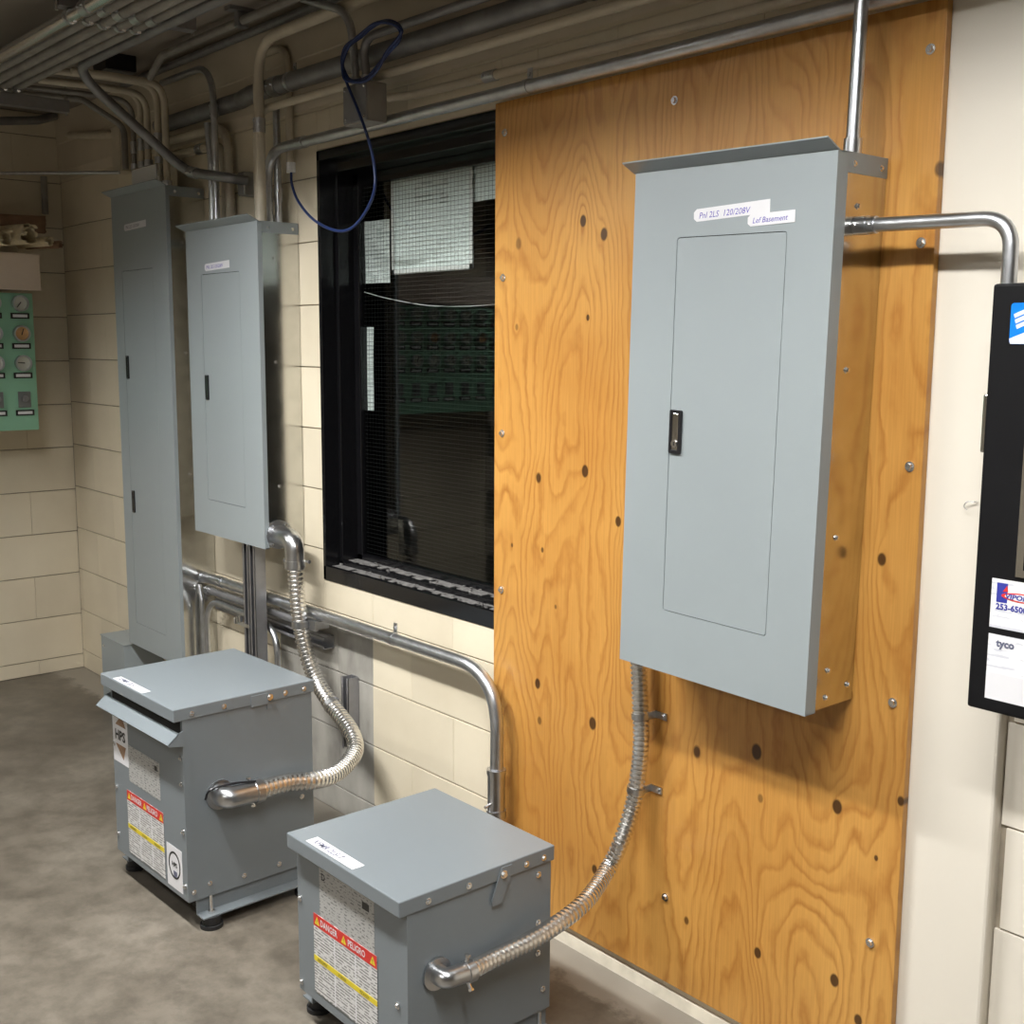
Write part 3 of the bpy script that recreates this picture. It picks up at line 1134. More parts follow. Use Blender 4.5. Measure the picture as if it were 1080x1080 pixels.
for s_ in (-bw1-.004, bw1+.001):
    MB().poly_prism([(-bd1+.001, hh-.060), (-bd1-.012, hh-.064), (-bd1-.043, hh-.090), (-bd1-.0415, hh-.094), (-bd1+.001, hh-.102)], 'x', s_, s_+.003).build('shield_end', M['paint_t'], t1)
nm = MB().box(0, .195, -.0006, 0, 0, .105).build('nameplate', M['print_plate'], t1)
nm.location = (-.118, -bd1, .315)
MB().box(.165, .182, -.0009, -.0005, .078, .092).build('barcode', M['ink_black'], nm)
lg = MB().box(0, .098, -.0006, 0, 0, .150).build('brand_plate', M['white_label'], t1)
lg.location = (-bw1+.006, -bd1, .352)
text_obj('HPS', .040, M['ink_black'], lg, (.049, -.0012, .068), align='CENTER', thick=.0012)
MB().poly_prism([(.020, .110), (.088, .110), (.060, .142)], 'y', -.0012, -.0006).build('logo_triangle', M['brown_paper'], lg)
MB().poly_prism([(.018, .054), (.084, .054), (.066, .014)], 'y', -.0012, -.0006).build('logo_triangle', M['brown_paper'], lg)
warn_label(t1, -.135, .092, .100, .285, -bd1-.0008)
rl = MB().box(0, .088, -.0006, 0, 0, .118).build('round_mark_label', M['white_label'], t1)
rl.location = (.104, -bd1, .092)
mb = MB()
mb.v, mb.f = plate_with_hole([(.044+.034*math.cos(a*.2618), .066+.038*math.sin(a*.2618)) for a in range(24)], [(.044+.029*math.cos(a*.2618), .066+.033*math.sin(a*.2618)) for a in range(24)], -.0012, -.0006)
mb.build('ring_mark', M['ink_black'], rl)
text_obj('HPS', .018, M['ink_black'], rl, (.044, -.0012, .062), align='CENTER', thick=.0006)
MB().box(.038, .058, -.0012, -.0006, .034, .050).build('small_mark', M['ink_grey'], rl)


# ------------------------------------------------------------------ conduits
def tube(name, label, pts, r, mat='emt', bend=0.07, couplings=(), straps=(), cat='conduit', group=None, seg=14, ends=(), parts=()):
    """pts: world points; couplings: arclength fractions; straps: (point, wall normal side) tuples"""
    path = fillet(pts, bend)
    root = thing(name, label, cat, tuple(path[0]), group=group)
    MB().sweep(path, r, seg).build('tube', M[mat], root, smooth=True, world=True)
    L = [0.0]
    for a, b in zip(path, path[1:]):
        L.append(L[-1]+(b-a).length)

    def at(fr):
        s = fr*L[-1]
        for k in range(len(L)-1):
            if L[k+1] >= s:
                t = (s-L[k])/max(1e-6, L[k+1]-L[k])
                return path[k].lerp(path[k+1], t), (path[k+1]-path[k]).normalized()
        return path[-1], (path[-1]-path[-2]).normalized()
    for fr_ in couplings:
        p, d = at(fr_)
        mb = MB()
        mb.cyl(p-d*.022, d, r+.0028, .044, seg)
        mb.cyl(p-d*.014+Vector((0, -r-.002, 0)), (0, -1, 0), .003, .004, 6)
        mb.cyl(p+d*.014+Vector((0, -r-.002, 0)), (0, -1, 0), .003, .004, 6)
        mb.build('coupling', M['fitting'], root, smooth=True, world=True)
    for fr_ in straps:
        p, d = at(fr_)
        mb = MB()
        mb.cyl(p-d*.008, d, r+.0022, .016, seg)
        side = Vector((0, 0, 1)) if abs(d.x) > .6 else Vector((1, 0, 0))
        q = p+side*(r+.014)
        yb = p.y+r*.4
        if abs(d.x) > .6:
            mb.box(q.x-.008, q.x+.008, yb, yb+.003, p.z+r*.6, p.z+r+.028)
        else:
            mb.box(p.x+r*.6, p.x+r+.028, yb, yb+.003, q.z-.008, q.z+.008)
        mb.cyl((q.x, yb, q.z), (0, -1, 0), .005, .004, 8)
        mb.build('strap', M['fitting'], root, smooth=True, world=True)
    for e in ends:
        p, d = at(e)
        MB().cyl(p-d*(.026 if e > .5 else 0.0), d, r+.004, .026, seg).build('connector', M['fitting'], root, smooth=True, world=True)
    return root


V = Vector
# run along the head of the window and the plywood, rising out of the middle panel
pz = 2.134
xa = W(283, 236, -.068).x
tube('conduit', 'bright bent conduit from the middle panel running along the top of window and plywood',
     [V((xa, -.068, QZ1+.002)), V((xa, -.068, pz)), V((1.2, -.068, pz))], .0155, 'emt', .11, couplings=(.083,), straps=(.30, ), ends=(0,))
# thinner painted run above it
tube('conduit', 'thin painted conduit from the junction box along the beam above the plywood', [V((-2.714, -.085, 2.190)), V((-2.66, -.035, 2.196)), V((-1.9, -.030, 2.188)), V((1.2, -.030, 2.172))], .0115, 'cream_pipe', .05, couplings=(.10,))
# heavy grey pipe under the ceiling
tube('conduit', 'thick dark grey pipe running along the wall beam below the ceiling',
     [V((-4.27, -.040, 2.326)), V((-3.63, -.040, 2.325)), V((-3.50, -.068, 2.322)), V((-2.0, -.068, 2.312)), V((-1.38, -.068, 2.307)), V((-1.38, -.068, ZC))], .0275, 'emt_dull', .05, couplings=(.30,), straps=(.33, .75))
# painted pipe beneath it, from middle panel
tube('conduit', 'cream conduit bending right below the thick grey pipe',
     [V((-3.466, -.075, QZ1+.002)), V((-3.466, -.075, 2.262)), V((-2.9, -.075, 2.258)), V((1.2, -.075, 2.238))], .0125, 'cream_pipe', .09)
tube('conduit', 'tall cream conduit rising from the middle panel to the ceiling',
     [V((W(276, 236, -.112).x, -.112, QZ1+.002)), V((W(276, 236, -.112).x, -.112, 2.452)), V((-1.50, -.112, 2.452)), V((-1.50, -.112, ZC))], .0165, 'cream_pipe', .12, couplings=(.12,))
tube('conduit', 'cream drop conduit holding the blue cable end beside the window',
     [W(306, 172, -.0245), V((W(306, 172, -.0245).x, -.0245, 2.45)), V((W(306, 172, -.0245).x-.16, -.0245, 2.45))], .0120, 'cream_pipe', .10)
tube('conduit', 'short bright conduit entering the middle panel behind the bent one',
     [V((W(294, 237, -.039).x, -.039, QZ1+.002)), V((W(294, 237, -.039).x, -.039, 2.05)), V((W(294, 237, -.039).x, -.039, 2.275))], .0115, 'emt', .05, couplings=(.25,))
p_a = W(229, 234, -.080)
tube('conduit', 'bright arched conduit rising behind the middle panel, right of a pair',
     [V((p_a.x, -.080, QZ1+.002)), V((p_a.x, -.080, 2.455)), V((p_a.x-.40, -.080, 2.455))], .0115, 'emt', .13, couplings=(.44,))
tube('conduit', 'bright straight conduit behind the middle panel, left of a pair',
     [V((p_a.x-.032, -.080, QZ1+.002)), V((p_a.x-.032, -.080, 2.13)), V((p_a.x-.05, -.080, 2.27))], .0115, 'emt', .08)
p_b = W(243, 231, -.02)
tube('conduit', 'thick cream pipe turning left above the middle panel, left of a pair',
     [V((p_b.x-.024, -.021, QZ1+.002)), V((p_b.x-.024, -.021, 2.21)), V((p_b.x-.5, -.021, 2.215))], .0165, 'cream_pipe', .10, couplings=(.6,))
tube('conduit', 'thick cream pipe turning left above the middle panel, right of a pair',
     [V((p_b.x+.022, -.0305, QZ1+.002)), V((p_b.x+.022, -.0305, 2.262)), V((p_b.x-.5, -.0305, 2.268))], .0165, 'cream_pipe', .10)

# conduit rack below the ceiling: runs parallel to the long wall
RZ = 2.42
rack = [(-.693, .019, 'emt_highlit', 'bright front conduit of the ceiling rack'), (-.645, .013, 'emt_dirty', 'dusty conduit second from the bright one on the ceiling rack'),
        (-.600, .016, 'emt_dirty', 'dusty conduit third from the bright one on the ceiling rack'), (-.553, .016, 'emt_dirty', 'dusty conduit fourth from the bright one on the ceiling rack'),
        (-.508, .014, 'emt_dirty', 'dusty conduit fifth from the bright one on the ceiling rack')]
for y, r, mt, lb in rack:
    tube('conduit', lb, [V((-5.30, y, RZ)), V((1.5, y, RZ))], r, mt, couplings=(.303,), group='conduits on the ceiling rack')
for y, z, lb in ((-.86, 2.47, 'upper dusty conduit close to the ceiling, behind the rack'), (-.95, 2.47, 'outermost dusty conduit close to the ceiling at the upper left edge')):
    tube('conduit', lb, [V((-5.3, y, z)), V((1.0, y, z))], .014, 'emt_dirty')
# the innermost run leaves the rack and dives to the wall
tube('conduit', 'long diagonal conduit diving from the ceiling rack to the wall above the panels',
     [V((1.5, -.462, RZ)), V((-3.98, -.462, RZ)), W(196, 181, -.130), W(240, 187.5, -.112), W(261, 191, -.05)], .0165, 'emt_dull', .10, couplings=(.955,))
fb = thing('pull_box', 'small dark conduit fitting on the wall between the two left panels', 'junction box', W(264, 191, -.03)*1)
fb.location.y = 0.0
MB().box(-.020, .024, -.066, 0, -.050, .026).build('casting', M['emt_dirty'], fb, bevel=.004)
MB().box(-.016, .020, -.069, -.066, -.046, .022).build('cover', M['emt_dull'], fb, bevel=.001)
# rack struts with hanger rods and clamps
for xs_, zs_, lb in ((WZ(140, 20, 2.445).x, 2.4605, 'steel strut carrying the ceiling rack, with bright clamp bolts'), (-4.40, 2.375, 'steel strut of the ceiling rack nearest the room corner')):
    st = thing('rack_strut', lb, 'strut', (xs_, -.73, zs_))
    cz = RZ-zs_
    mb = MB()
    mb.box(-.0205, .0205, 0, .40, -.020, -.017).box(-.0205, -.0180, 0, .40, -.017, .021).box(.0180, .0205, 0, .40, -.017, .021)
    mb.box(-.0205, -.010, 0, .40, .0185, .021).box(.010, .0205, 0, .40, .0185, .021)
    mb.build('channel', M['strut'], st)
    for yy in (-.012, .385):
        MB().cyl((0, yy+.012, -.03), (0, 0, 1), .0048, ZC-zs_+.03, 8).build('hanger_rod', M['zinc'], st)
    for k, (y, r, mt, _) in enumerate(rack):
        yy = y+.73
        mb = MB()
        mb.cyl((-.008, yy, cz), (1, 0, 0), r+.003, .016, 14)
        mb.box(-.012, .012, yy+r*.2, yy+r+.010, cz-.008, cz+.022)
        mb.build('clamp', M['fitting'], st, smooth=True)
        MB().cyl((.010, yy+r*.4, cz-r*.5), (.8, -.3, -.35), .0058, .022, 8).build('clamp_bolt', M['zinc'], st, smooth=True)
# runs across the ceiling from the rack to the drop bundle over the tall panel
bund = [(141, .0095, 2.425), (149, .011, 2.445), (156, .012, 2.430), (167, .012, 2.448)]
bl_ = ['leftmost', 'second', 'third', 'fourth']
for (px, r, z), lb in zip(bund, bl_):
    x = W(px, 150, -.1).x
    tube('conduit', f'dusty drop conduit into the tall panel, {lb} of the bundle of four', [V((x-.03, -.475, z)), V((x, -.30, z)), V((x, -.1, z)), V((x, -.1, 2.1705))], r, 'cream_pipe' if px != 141 else 'emt_dirty', .07,
         couplings=(.86,), ends=(1,), group='drop conduits over the tall panel')
x = W(175, 150, -.1).x
tube('conduit', 'cream conduit entering the tall panel at its right end', [V((x-.02, -.42, 2.44)), V((x, -.30, 2.44)), V((x, -.1, 2.44)), V((x, -.1, RZ1+.003))], .0125, 'cream_pipe', .07, ends=(1,))
x = W(131, 140, -.06).x
tube('conduit', 'dusty conduit dropping to the small cream box near the corner', [V((x-.1, -.44, 2.45)), V((x-.05, -.2, 2.45)), V((x, -.06, 2.36)), V((x, -.06, 2.20))], .012, 'emt_dirty', .06)
gb = thing('gutter_box', 'pale grey wiring box on top of the tall panel', 'junction box', ((W(140, 180, -.12).x+W(169, 180, -.12).x)/2, -.1, RZ1+.0028))
hwg = (W(167, 180, -.12).x-W(140, 180, -.12).x)/2
MB().box(-hwg, hwg, -.028, .05, 0, .088).build('box', M['galv'], gb, bevel=.002)
MB().box(-hwg+.006, hwg-.006, -.031, -.028, .004, .084).build('cover', M['tape'], gb, bevel=.001)
q = W(127, 156, -.04)
cbx = thing('outlet_box', 'small cream box on the wall left of the drop conduits', 'junction box', (q.x, 0, q.z))
MB().box(-.045, .045, -.055, 0, -.095, .085).build('box', M['cream_pipe'], cbx, bevel=.004)
MB().box(-.041, .041, -.059, -.055, -.091, .081).build('cover', M['cream_pipe'], cbx, bevel=.001)
# pipes near the room corner
tube('conduit', 'cream pipe high on the wall by the room corner', [W(74, 143, -.03), W(124, 142, -.03)], .016, 'cream_pipe')
tube('conduit', 'thin level rod crossing the dark corner above the paper rolls', [WX(-30, 183, -5.2), W(126, 182, -.06)], .0065, 'emt')
tube('conduit', 'short vertical pipe behind the paper rolls', [WX(46, 186, -5.38), WX(48, 226, -5.38)], .014, 'emt_dirty')
tube('conduit', 'dark conduit bending along the end wall under the ceiling', [WX(-20, 128, -5.3), WX(40, 127, -5.35), WX(58, 122, -5.38)], .018, 'emt_dull', .1)
for k, (y, z, lb) in enumerate(((-.185, 2.492, 'dusty conduit clamped to the ceiling between rack and wall'), (-.075, 2.505, 'dark conduit tight in the joint of wall and ceiling'))):
    tube('conduit', lb, [V((-4.03, y+.01, z-.05)) if k == 0 else V((-4.5, y, z)), V((-3.90, y, z)), V((1.0 if k == 0 else -1.49, y, z))], .013, 'emt_dirty' if k == 0 else 'emt_dull', .08)
cl = thing('beam_clamp', 'dark clamp holding a conduit to the ceiling', 'clamp', (-3.34, -.185, ZC))
MB().box(-.018, .018, -.045, .045, -.012, 0).build('plate', M['emt_dull'], cl)
MB().box(-.012, .012, -.018, .018, -.058, -.012).build('jaw', M['emt_dull'], cl, bevel=.003)
q = WZ(122, 60, ZC)
db = thing('ceiling_box', 'black box fixed to the ceiling beyond the rack', 'junction box', (q.x, q.y, ZC))
MB().box(-.06, .06, -.06, .05, -.055, 0).build('box', M['black_plastic'], db, bevel=.003)
MB().box(-.055, .055, -.056, .046, -.058, -.055).build('cover', M['emt_dull'], db)

# junction box on the beam with its two conduits
q = W(404, 130, -.04)
jb = thing('junction_box', 'square grey junction box above the window with a blue cable', 'junction box', (-2.775, -.0860, 2.124))
MB().box(-.062, .058, -.060, 0, 0.0, .104).build('box', M['emt_dirty'], jb, bevel=.002)
MB().box(-.059, .055, -.064, -.060, .003, .101).build('cover', M['emt_dull'], jb, bevel=.001)
for (sx, sz) in ((-.048, .013), (.044, .013), (-.048, .091), (.044, .091)):
    screw(jb, (sx, -.064, sz), '-y', .8)
jx = -2.815
tube('conduit', 'grey conduit looping from the ceiling into the junction box', [V((jx, -.118, 2.2285)), V((jx, -.135, 2.42)), V((jx-.22, -.156, 2.50))], .0115, 'emt', .10, ends=(0,))
tube('conduit', 'grey conduit from the junction box following the top of the thick pipe',
     [V((jx+.045, -.112, 2.2285)), V((jx+.045, -.128, 2.345)), V((-2.45, -.110, 2.352)), V((-1.445, -.110, 2.345)), V((-1.445, -.118, ZC))], .0115, 'emt_dull', .09, ends=(0,))

# blue cable
cab = [W(307, 180, -.05), W(308, 195, -.055), W(315, 213, -.06), W(330, 231, -.07), W(350, 242, -.08), W(368, 242, -.09), W(384, 226, -.11), W(395, 200, -.13), W(394, 170, -.13),
       W(387, 142, -.160), W(376, 112, -.160), W(366, 88, -.160), W(361, 70, -.160), W(367, 50, -.160), W(380, 38, -.160), W(395, 25, -.160), W(412, 23, -.160), W(422, 31, -.160), W(420, 42, -.142), W(411, 53, -.170)]
blue = thing('blue_cable', 'blue cable looping across the window and coiled by the junction box', 'cable', tuple(cab[0]))
MB().sweep(catmull(cab, 8), .0042, 10).build('cable', M['blue_cable'], blue, smooth=True, world=True)
coil_px = [(364, 80), (361, 66), (367, 50), (382, 38), (397, 25), (412, 22), (423, 30), (419, 44), (408, 58), (398, 72), (386, 82), (373, 85)]
for k_, (ddx, ddy, dep_) in enumerate(((0, 0, -.166), (2.5, 2, -.174), (-1, 3, -.180))):
    ring = [W(px+ddx*math.cos(i_*1.7), py+ddy*math.sin(i_*1.3+1), dep_) for i_, (px, py) in enumerate(coil_px)]
    MB().sweep(catmull(ring+ring[:2], 8), .0042, 10).build('cable_loop', M['blue_cable'], blue, smooth=True, world=True)
g0 = W(307, 176, -.05)
MB().cyl(W(307, 182, -.05), (0, 0, 1), .0145, .03, 16).build('cable_gland', M['tape'], blue, smooth=True, world=True)

# conduits of the big panel
vx = -1.236
tube('conduit', 'bright vertical conduit rising from the top of the large panel', [V((-1.240, -.102, BZ1-.0015)), V((-1.226, -.102, ZC))], .0125, 'emt', ends=(0,))
tube('conduit', 'conduit curving from the large panel side down into the black cabinet',
     [V((-1.2225, -.105, 1.744)), V((-.935, -.105, 1.737)), V((-.935, -.105, 1.63))], .0125, 'emt', .115, ends=(0,), couplings=(.05,))

# low run along the wall
lz = .681
tube('conduit', 'thick low conduit along the wall under the window, turning down by the plywood',
     [V((RX1-.0035, -.062, .668)), V((-3.9, -.062, .674)), V((-2.268, -.062, lz)), V((-2.272, -.062, .30)), V((-2.272, -.062, .005))], .0178, 'emt', .16, couplings=(.07, .862), straps=(.535,), ends=(0,))
lowc = [o for o in COL.objects if o.get('label', '').startswith('thick low conduit')][0]
MB().cyl((-2.272, -.062, .300), (0, 0, 1), .0235, .115, 18).build('connector', M['fitting'], lowc, smooth=True, world=True)
MB().cyl((-2.272, -.062, .405), (0, 0, 1), .0262, .014, 18).build('lock_ring', M['fitting'], lowc, smooth=True, world=True)
MB().cyl((-2.272, -.062, .285), (0, 0, 1), .0270, .022, 18).build('lock_ring', M['fitting'], lowc, smooth=True, world=True)
MB().cyl((-2.272, -.085, .325), (.3, -1, 0), .0045, .020, 8).build('clamp_screw', M['zinc'], lowc, world=True)
tube('conduit', 'lower grey conduit just beneath the thick low one', [V((-3.97, -.050, .622)), V((-3.2, -.050, .628))], .0145, 'emt_dull', ends=(0,))
tube('conduit', 'thin conduit bending out of the tall panel down behind the rear transformer', [V((RX1-.0035, -.07, W(197, 612, -.07).z)), W(213, 634, -.07), V((W(214, 650, -.07).x, -.07, .02))], .0095, 'emt', .07)
q0 = W(219, 680, -.075)
q1 = W(295, 690, -.06)
tube('conduit', 'thin arched conduit bending over the vertical struts', [V((q0.x, -.075, .02)), V((q0.x, -.075, .600)), V((q1.x, -.068, .585)), V((q1.x, -.068, .02))], .0105, 'emt', .11)


def channel(name, label, x, z0, z1, horiz=False, L=0.0, w=.041, dep=.041, yb=0.0):
    c = thing(name, label, 'strut', (x, yb, z0))
    mb = MB()
    if not horiz:
        h = z1-z0
        mb.box(-w/2, w/2, -.003, 0, 0, h).box(-w/2, -w/2+.003, -dep, -.003, 0, h).box(w/2-.003, w/2, -dep, -.003, 0, h)
        mb.box(-w/2, -.010, -dep, -dep+.003, 0, h).box(.010, w/2, -dep, -dep+.003, 0, h)
    else:
        mb.box(0, L, -.003, 0, -w/2, w/2).box(0, L, -dep, -.003, w/2-.003, w/2).box(0, L, -dep, -.003, -w/2, -w/2+.003)
        mb.box(0, L, -dep, -dep+.003, .010, w/2).box(0, L, -dep, -dep+.003, -w/2, -.010)
    mb.build('channel', M['strut'], c, bevel=.0006)
    return c


sx = W(272, 640, -.1).x
s1 = channel('wall_strut', 'left vertical steel strut under the middle panel', sx-.022, 0, .868, yb=-.09)
s2 = channel('wall_strut', 'right vertical steel strut under the middle panel', sx+.022, 0, .868, yb=-.09)
mb = MB()
for k in range(3):
    mb.box(-.075+k*.018, -.063+k*.018, -.052, -.041, .580+.006*k, .600+.006*k)
mb.box(-.08, .025, -.046, -.0415, .578, .590)
mb.build('clamp', M['fitting'], s1)
channel('wall_strut', 'horizontal steel strut behind the low conduits', -3.93, .575, 0, True, .76)
sv = W(364, 740, -.04)
channel('wall_strut', 'short dark vertical strut on the bare grey blocks', sv.x, W(364, 790, -.04).z, W(364, 715, -.04).z)


# ------------------------------------------------------------------ flexible conduits
def flex_fun(r0, amp, pitch):
    def f(L, a):
        ph = (L/pitch + 0.12*a/(2*math.pi)*0) % 1.0
        return r0 + amp*min(1.0, 1.5*math.sin(math.pi*ph))
    return f


def flex(label, ctrl, r0, pitch, start=None, seg=20):
    path = resample(catmull(ctrl, 14), pitch/8.0)
    root = thing('flexible_conduit', label, 'flexible conduit', tuple(path[0]))
    MB().sweep(path, flex_fun(r0-.0042, .0056, pitch), seg).build('hose', M['flex'], root, smooth=True, world=True)
    return root, path


def elbow(root, pts, r, bend, rings, screws_at=()):
    path = fillet(pts, bend, 12)
    MB().sweep(path, r, 20).build('elbow_connector', M['fitting'], root, smooth=True, world=True)
    for p, d, rr, th in rings:
        MB().cyl(Vector(p), d, rr, th, 24).build('collar', M['fitting'], root, smooth=True, world=True)
    for p, d in screws_at:
        MB().cyl(Vector(p), d, .0042, .014, 8).cyl(Vector(p)+Vector(d).normalized()*.014, d, .0065, .005, 6).build('clamp_screw', M['zinc'], root, world=True)


# rear transformer's flexible conduit
xf = T1['cx']+bw1+.002
A = V((xf+.038, -.545, .350))
c1 = [A, WX(300, 826, -2.698), WX(330, 823, -2.692), WX(352, 817, -2.725), WX(368, 803, -2.79), W(375, 789, -.13), W(370, 771, -.105), W(352, 746, -.09), W(336, 722, -.088),
      W(325, 695, -.100), W(317, 660, -.110), W(313, 625, -.110), W(311, 596, -.106)]
fx1, path1 = flex('thick flexible steel conduit from the middle panel to the rear transformer', c1, .0240, .0142)
elbow(fx1, [V((xf-.004, -.628, .352)), V((xf+.038, -.628, .352)), A+V((0.0, .012, 0))], .0285, .045,
      [((xf, -.628, .352), (1, 0, 0), .040, .006), (A-V((0, .004, 0)), (0, 1, 0), .0315, .022)],
      [((xf+.030, -.560, .372), (0, 0, 1)), ((xf+.030, -.548, .326), (0, 0, -1))])
MB().sweep(catmull([V((xf+.012, -.675, .352)), V((xf+.014, -.66, .376)), V((xf+.03, -.60, .384)), V((xf+.045, -.545, .380))], 8), .003, 8).build('gasket_edge', M['black_plastic'], fx1, smooth=True, world=True)
B = c1[-1]
elbow(fx1, [V((QX1-.006, -.098, .915)), V((B.x, B.y, .915)), B-V((0, 0, .012))], .0310, .055,
      [((QX1-.004, -.098, .915), (1, 0, 0), .047, .008), (B+V((0, 0, -.006)), (0, 0, 1), .034, .022)],
      [((B.x-.02, -.115, B.z+.012), (-1, -.5, 0)), ((B.x+.02, -.08, B.z+.012), (1, .3, 0))])
for zz in (.885, .945):
    for yy in (-.125, -.075):
        MB().cyl((QX1+.004, yy, zz), (1, 0, 0), .0045, .004, 8).build('flange_screw', M['zinc'], fx1, world=True)
# clamps of that conduit
k = min(range(len(path1)), key=lambda i: (path1[i]-W(317, 658, -.110)).length)
p = path1[k]
mb = MB().cyl(p-V((0, 0, .011)), (0, 0, 1), .0275, .022, 20).box(p.x-.05, p.x+.06, p.y+.018, p.y+.03, p.z-.016, p.z+.016).box(p.x+.02, p.x+.06, p.y+.03, -.041, p.z-.012, p.z+.012)
mb.build('hose_clamp', M['fitting'], fx1, world=True)
k = min(range(len(path1)), key=lambda i: (path1[i]-W(350, 744, -.09)).length)
p = path1[k]
d = (path1[k+1]-path1[k-1]).normalized()
MB().cyl(p-d*.008, d, .0275, .016, 20).box(p.x-.05, p.x-.01, p.y-.01, p.y+.004, p.z-.012, p.z+.012).build('hose_clamp', M['fitting'], fx1, world=True)

# near transformer's flexible conduit
xg = T2['cx']+bw2+.002
A = V((xg+.030, -.585, .270))
c2 = [A, WX(520, 1011, -1.738), WX(570, 986, -1.728), WX(615, 953, -1.735), W(640, 918, -.13), W(655, 887, -.095), W(667, 850, -.062), W(673, 815, -.056), W(676, 780, -.056), W(675, 740, -.056), W(673, 692, -.056)]
fx2, path2 = flex('flexible steel conduit from the large panel to the near transformer', c2, .0182, .0116)
elbow(fx2, [V((xg-.004, -.640, .275)), V((xg+.030, -.640, .275)), A+V((0, .012, 0))], .0205, .036,
      [((xg, -.640, .275), (1, 0, 0), .034, .006), (A-V((0, .004, 0)), (0, 1, 0), .023, .018)],
      [((xg+.028, -.585, .288), (0, .2, 1)), ((xg+.04, -.590, .255), (.6, 0, -.8))])
for (px, py) in ((676, 755), (673, 834)):
    k = min(range(len(path2)), key=lambda i: (path2[i]-W(px, py, -.056)).length)
    p = path2[k]
    d = (path2[k+1]-path2[k-1]).normalized()
    mb = MB().cyl(p-d*.007, d, .0212, .014, 20).box(p.x+.014, p.x+.048, -.0225, -.0185, p.z-.008, p.z+.008)
    mb.box(p.x+.012, p.x+.0165, -.058, -.0185, p.z-.008, p.z+.008)
    mb.cyl((p.x+.038, -.0225, p.z), (0, -1, 0), .005, .004, 8)
    mb.build('hose_strap', M['fitting'], fx2, world=True)

# ------------------------------------------------------------------ black cabinet at the right edge
bc = thing('control_cabinet', 'black wall cabinet with stickers and notices at the right edge', 'cabinet', (-.936, 0.0, .936))
cw, ch, cd = .56, .695, .15
MB().box(0, cw, -cd+.02, .025, 0.004, ch-.004).build('box', M['black_box'], bc, bevel=.003)
dr = MB().box(-.002, cw+.002, -cd, -cd+.019, 0, ch).build('door', M['black_box'], bc, bevel=.005)
MB().box(-.010, -.002, -cd+.006, -cd+.03, .425, .52).build('latch', M['galv'], dr, bevel=.003)
mb = MB()
mb.v, mb.f = plate_with_hole([(.068, .232), (.52, .232), (.52, .56), (.068, .56)], [(.080, .244), (.508, .244), (.508, .548), (.080, .548)], -cd-.004, -cd)
mb.build('display_frame', M['galv'], dr)
MB().box(.080, .508, -cd-.001, -cd, .244, .548).build('display_pane', M['black_gloss'], dr)
st = MB().poly_prism(rounded_rect(.031, .105, .600, .664, .005), 'y', -cd-.0006, -cd).build('blue_sticker', M['mid_blue'], dr)
MB().poly_prism([(.031, .6085), (.033, .6005), (.105, .6005), (.105, .638)], 'y', -cd-.0011, -cd-.0006).build('white_corner', M['white_label'], st)
for k in range(3):
    z = .6465-k*.0085
    xq = .036+k*.0022
    MB().poly_prism([(xq, z), (xq+.06, z+.026), (xq+.062, z+.020), (xq+.002, z-.006)], 'y', -cd-.0011, -cd-.0006).build('white_stripe', M['white_label'], st)
n1 = MB().box(0, .14, -.0006, 0, 0, .081).build('notice_card', M['print_letter'], dr)
n1.location = (.029, -cd, .143)
MB().box(.009, .027, -.0011, -.0006, .043, .075).build('navy_square', M['ink_navy'], n1)
MB().poly_prism([(.055+.038*math.cos(a_*.2618), .055+.0075*math.sin(a_*.2618)) for a_ in range(24)], 'y', -.0014, -.0011).build('red_swoosh', M['red'], n1)
MB().poly_prism([(.057+.034*math.cos(a_*.2618), .055+.0054*math.sin(a_*.2618)) for a_ in range(24)], 'y', -.0018, -.0014).build('white_oval', M['white_label'], n1)
text_obj('VIPOND', .0115, M['ink_navy'], n1, (.0235, -.0021, .0512), shear=.15, thick=.0004, xs=1.15)
MB().poly_prism([(.019, .061), (.026, .072), (.028, .062)], 'y', -.0014, -.0011).build('red_flame', M['red'], n1)
text_obj('253-6500', .0135, M['ink_navy'], n1, (.009, -.0012, .0315), thick=.0005)
n2 = MB().box(0, .16, -.0006, 0, 0, .109).build('notice_card', M['print_letter'], dr)
n2.location = (.029, -cd, .023)
text_obj('tyco', .017, M['ink_grey'], n2, (.014, -.0012, .090), thick=.0008)
MB().box(0, .16, -.0008, -.0005, 0, .045).build('blank_area', M['white_label'], n2)

hk = W(1023, 530, .0)
tag(MB().sweep(catmull([V((hk.x+.014, 0.004, hk.z+.003)), V((hk.x+.012, -.006, hk.z+.003)), V((hk.x, -.010, hk.z+.002)), V((hk.x-.004, -.012, hk.z-.006)), V((hk.x+.002, -.012, hk.z-.012))], 6), .0012, 6).build('wall_hook', M['zinc'], smooth=True),
    'tiny wire hook on the white wall left of the black cabinet', 'hook')

# ------------------------------------------------------------------ green gauge board on the end wall
XG = -5.15
gbd = thing('gauge_board', 'pale green instrument board with dial gauges on the end wall', 'gauge board', (XG, -.24, 1.157), (0, 0, math.pi/2))
BWD = 2.06
GH = .578
MB().box(-BWD, 0, 0, .012, 0, GH).build('panel', M['green'], gbd, bevel=.002)
MB().box(-BWD+.03, -.03, .012, .27, .03, GH-.03).build('frame', M['dark'], gbd)
bez = MB()
bez.v, bez.f = plate_with_hole([(.034*math.cos(a*.2618), .034*math.sin(a*.2618)) for a in range(24)], [(.028*math.cos(a*.2618), .028*math.sin(a*.2618)) for a in range(24)], -.024, 0)
bez_me = bez.mesh('gauge_rim', smooth=True)
dial_me = MB().cyl((0, -.010, 0), (0, -1, 0), .0285, .003, 24).mesh('dial')
need_me = MB().poly_prism([(-.022, .002), (.006, .003), (.006, -.001), (-.022, -.001)], 'y', -.0155, -.0145).mesh('needle')
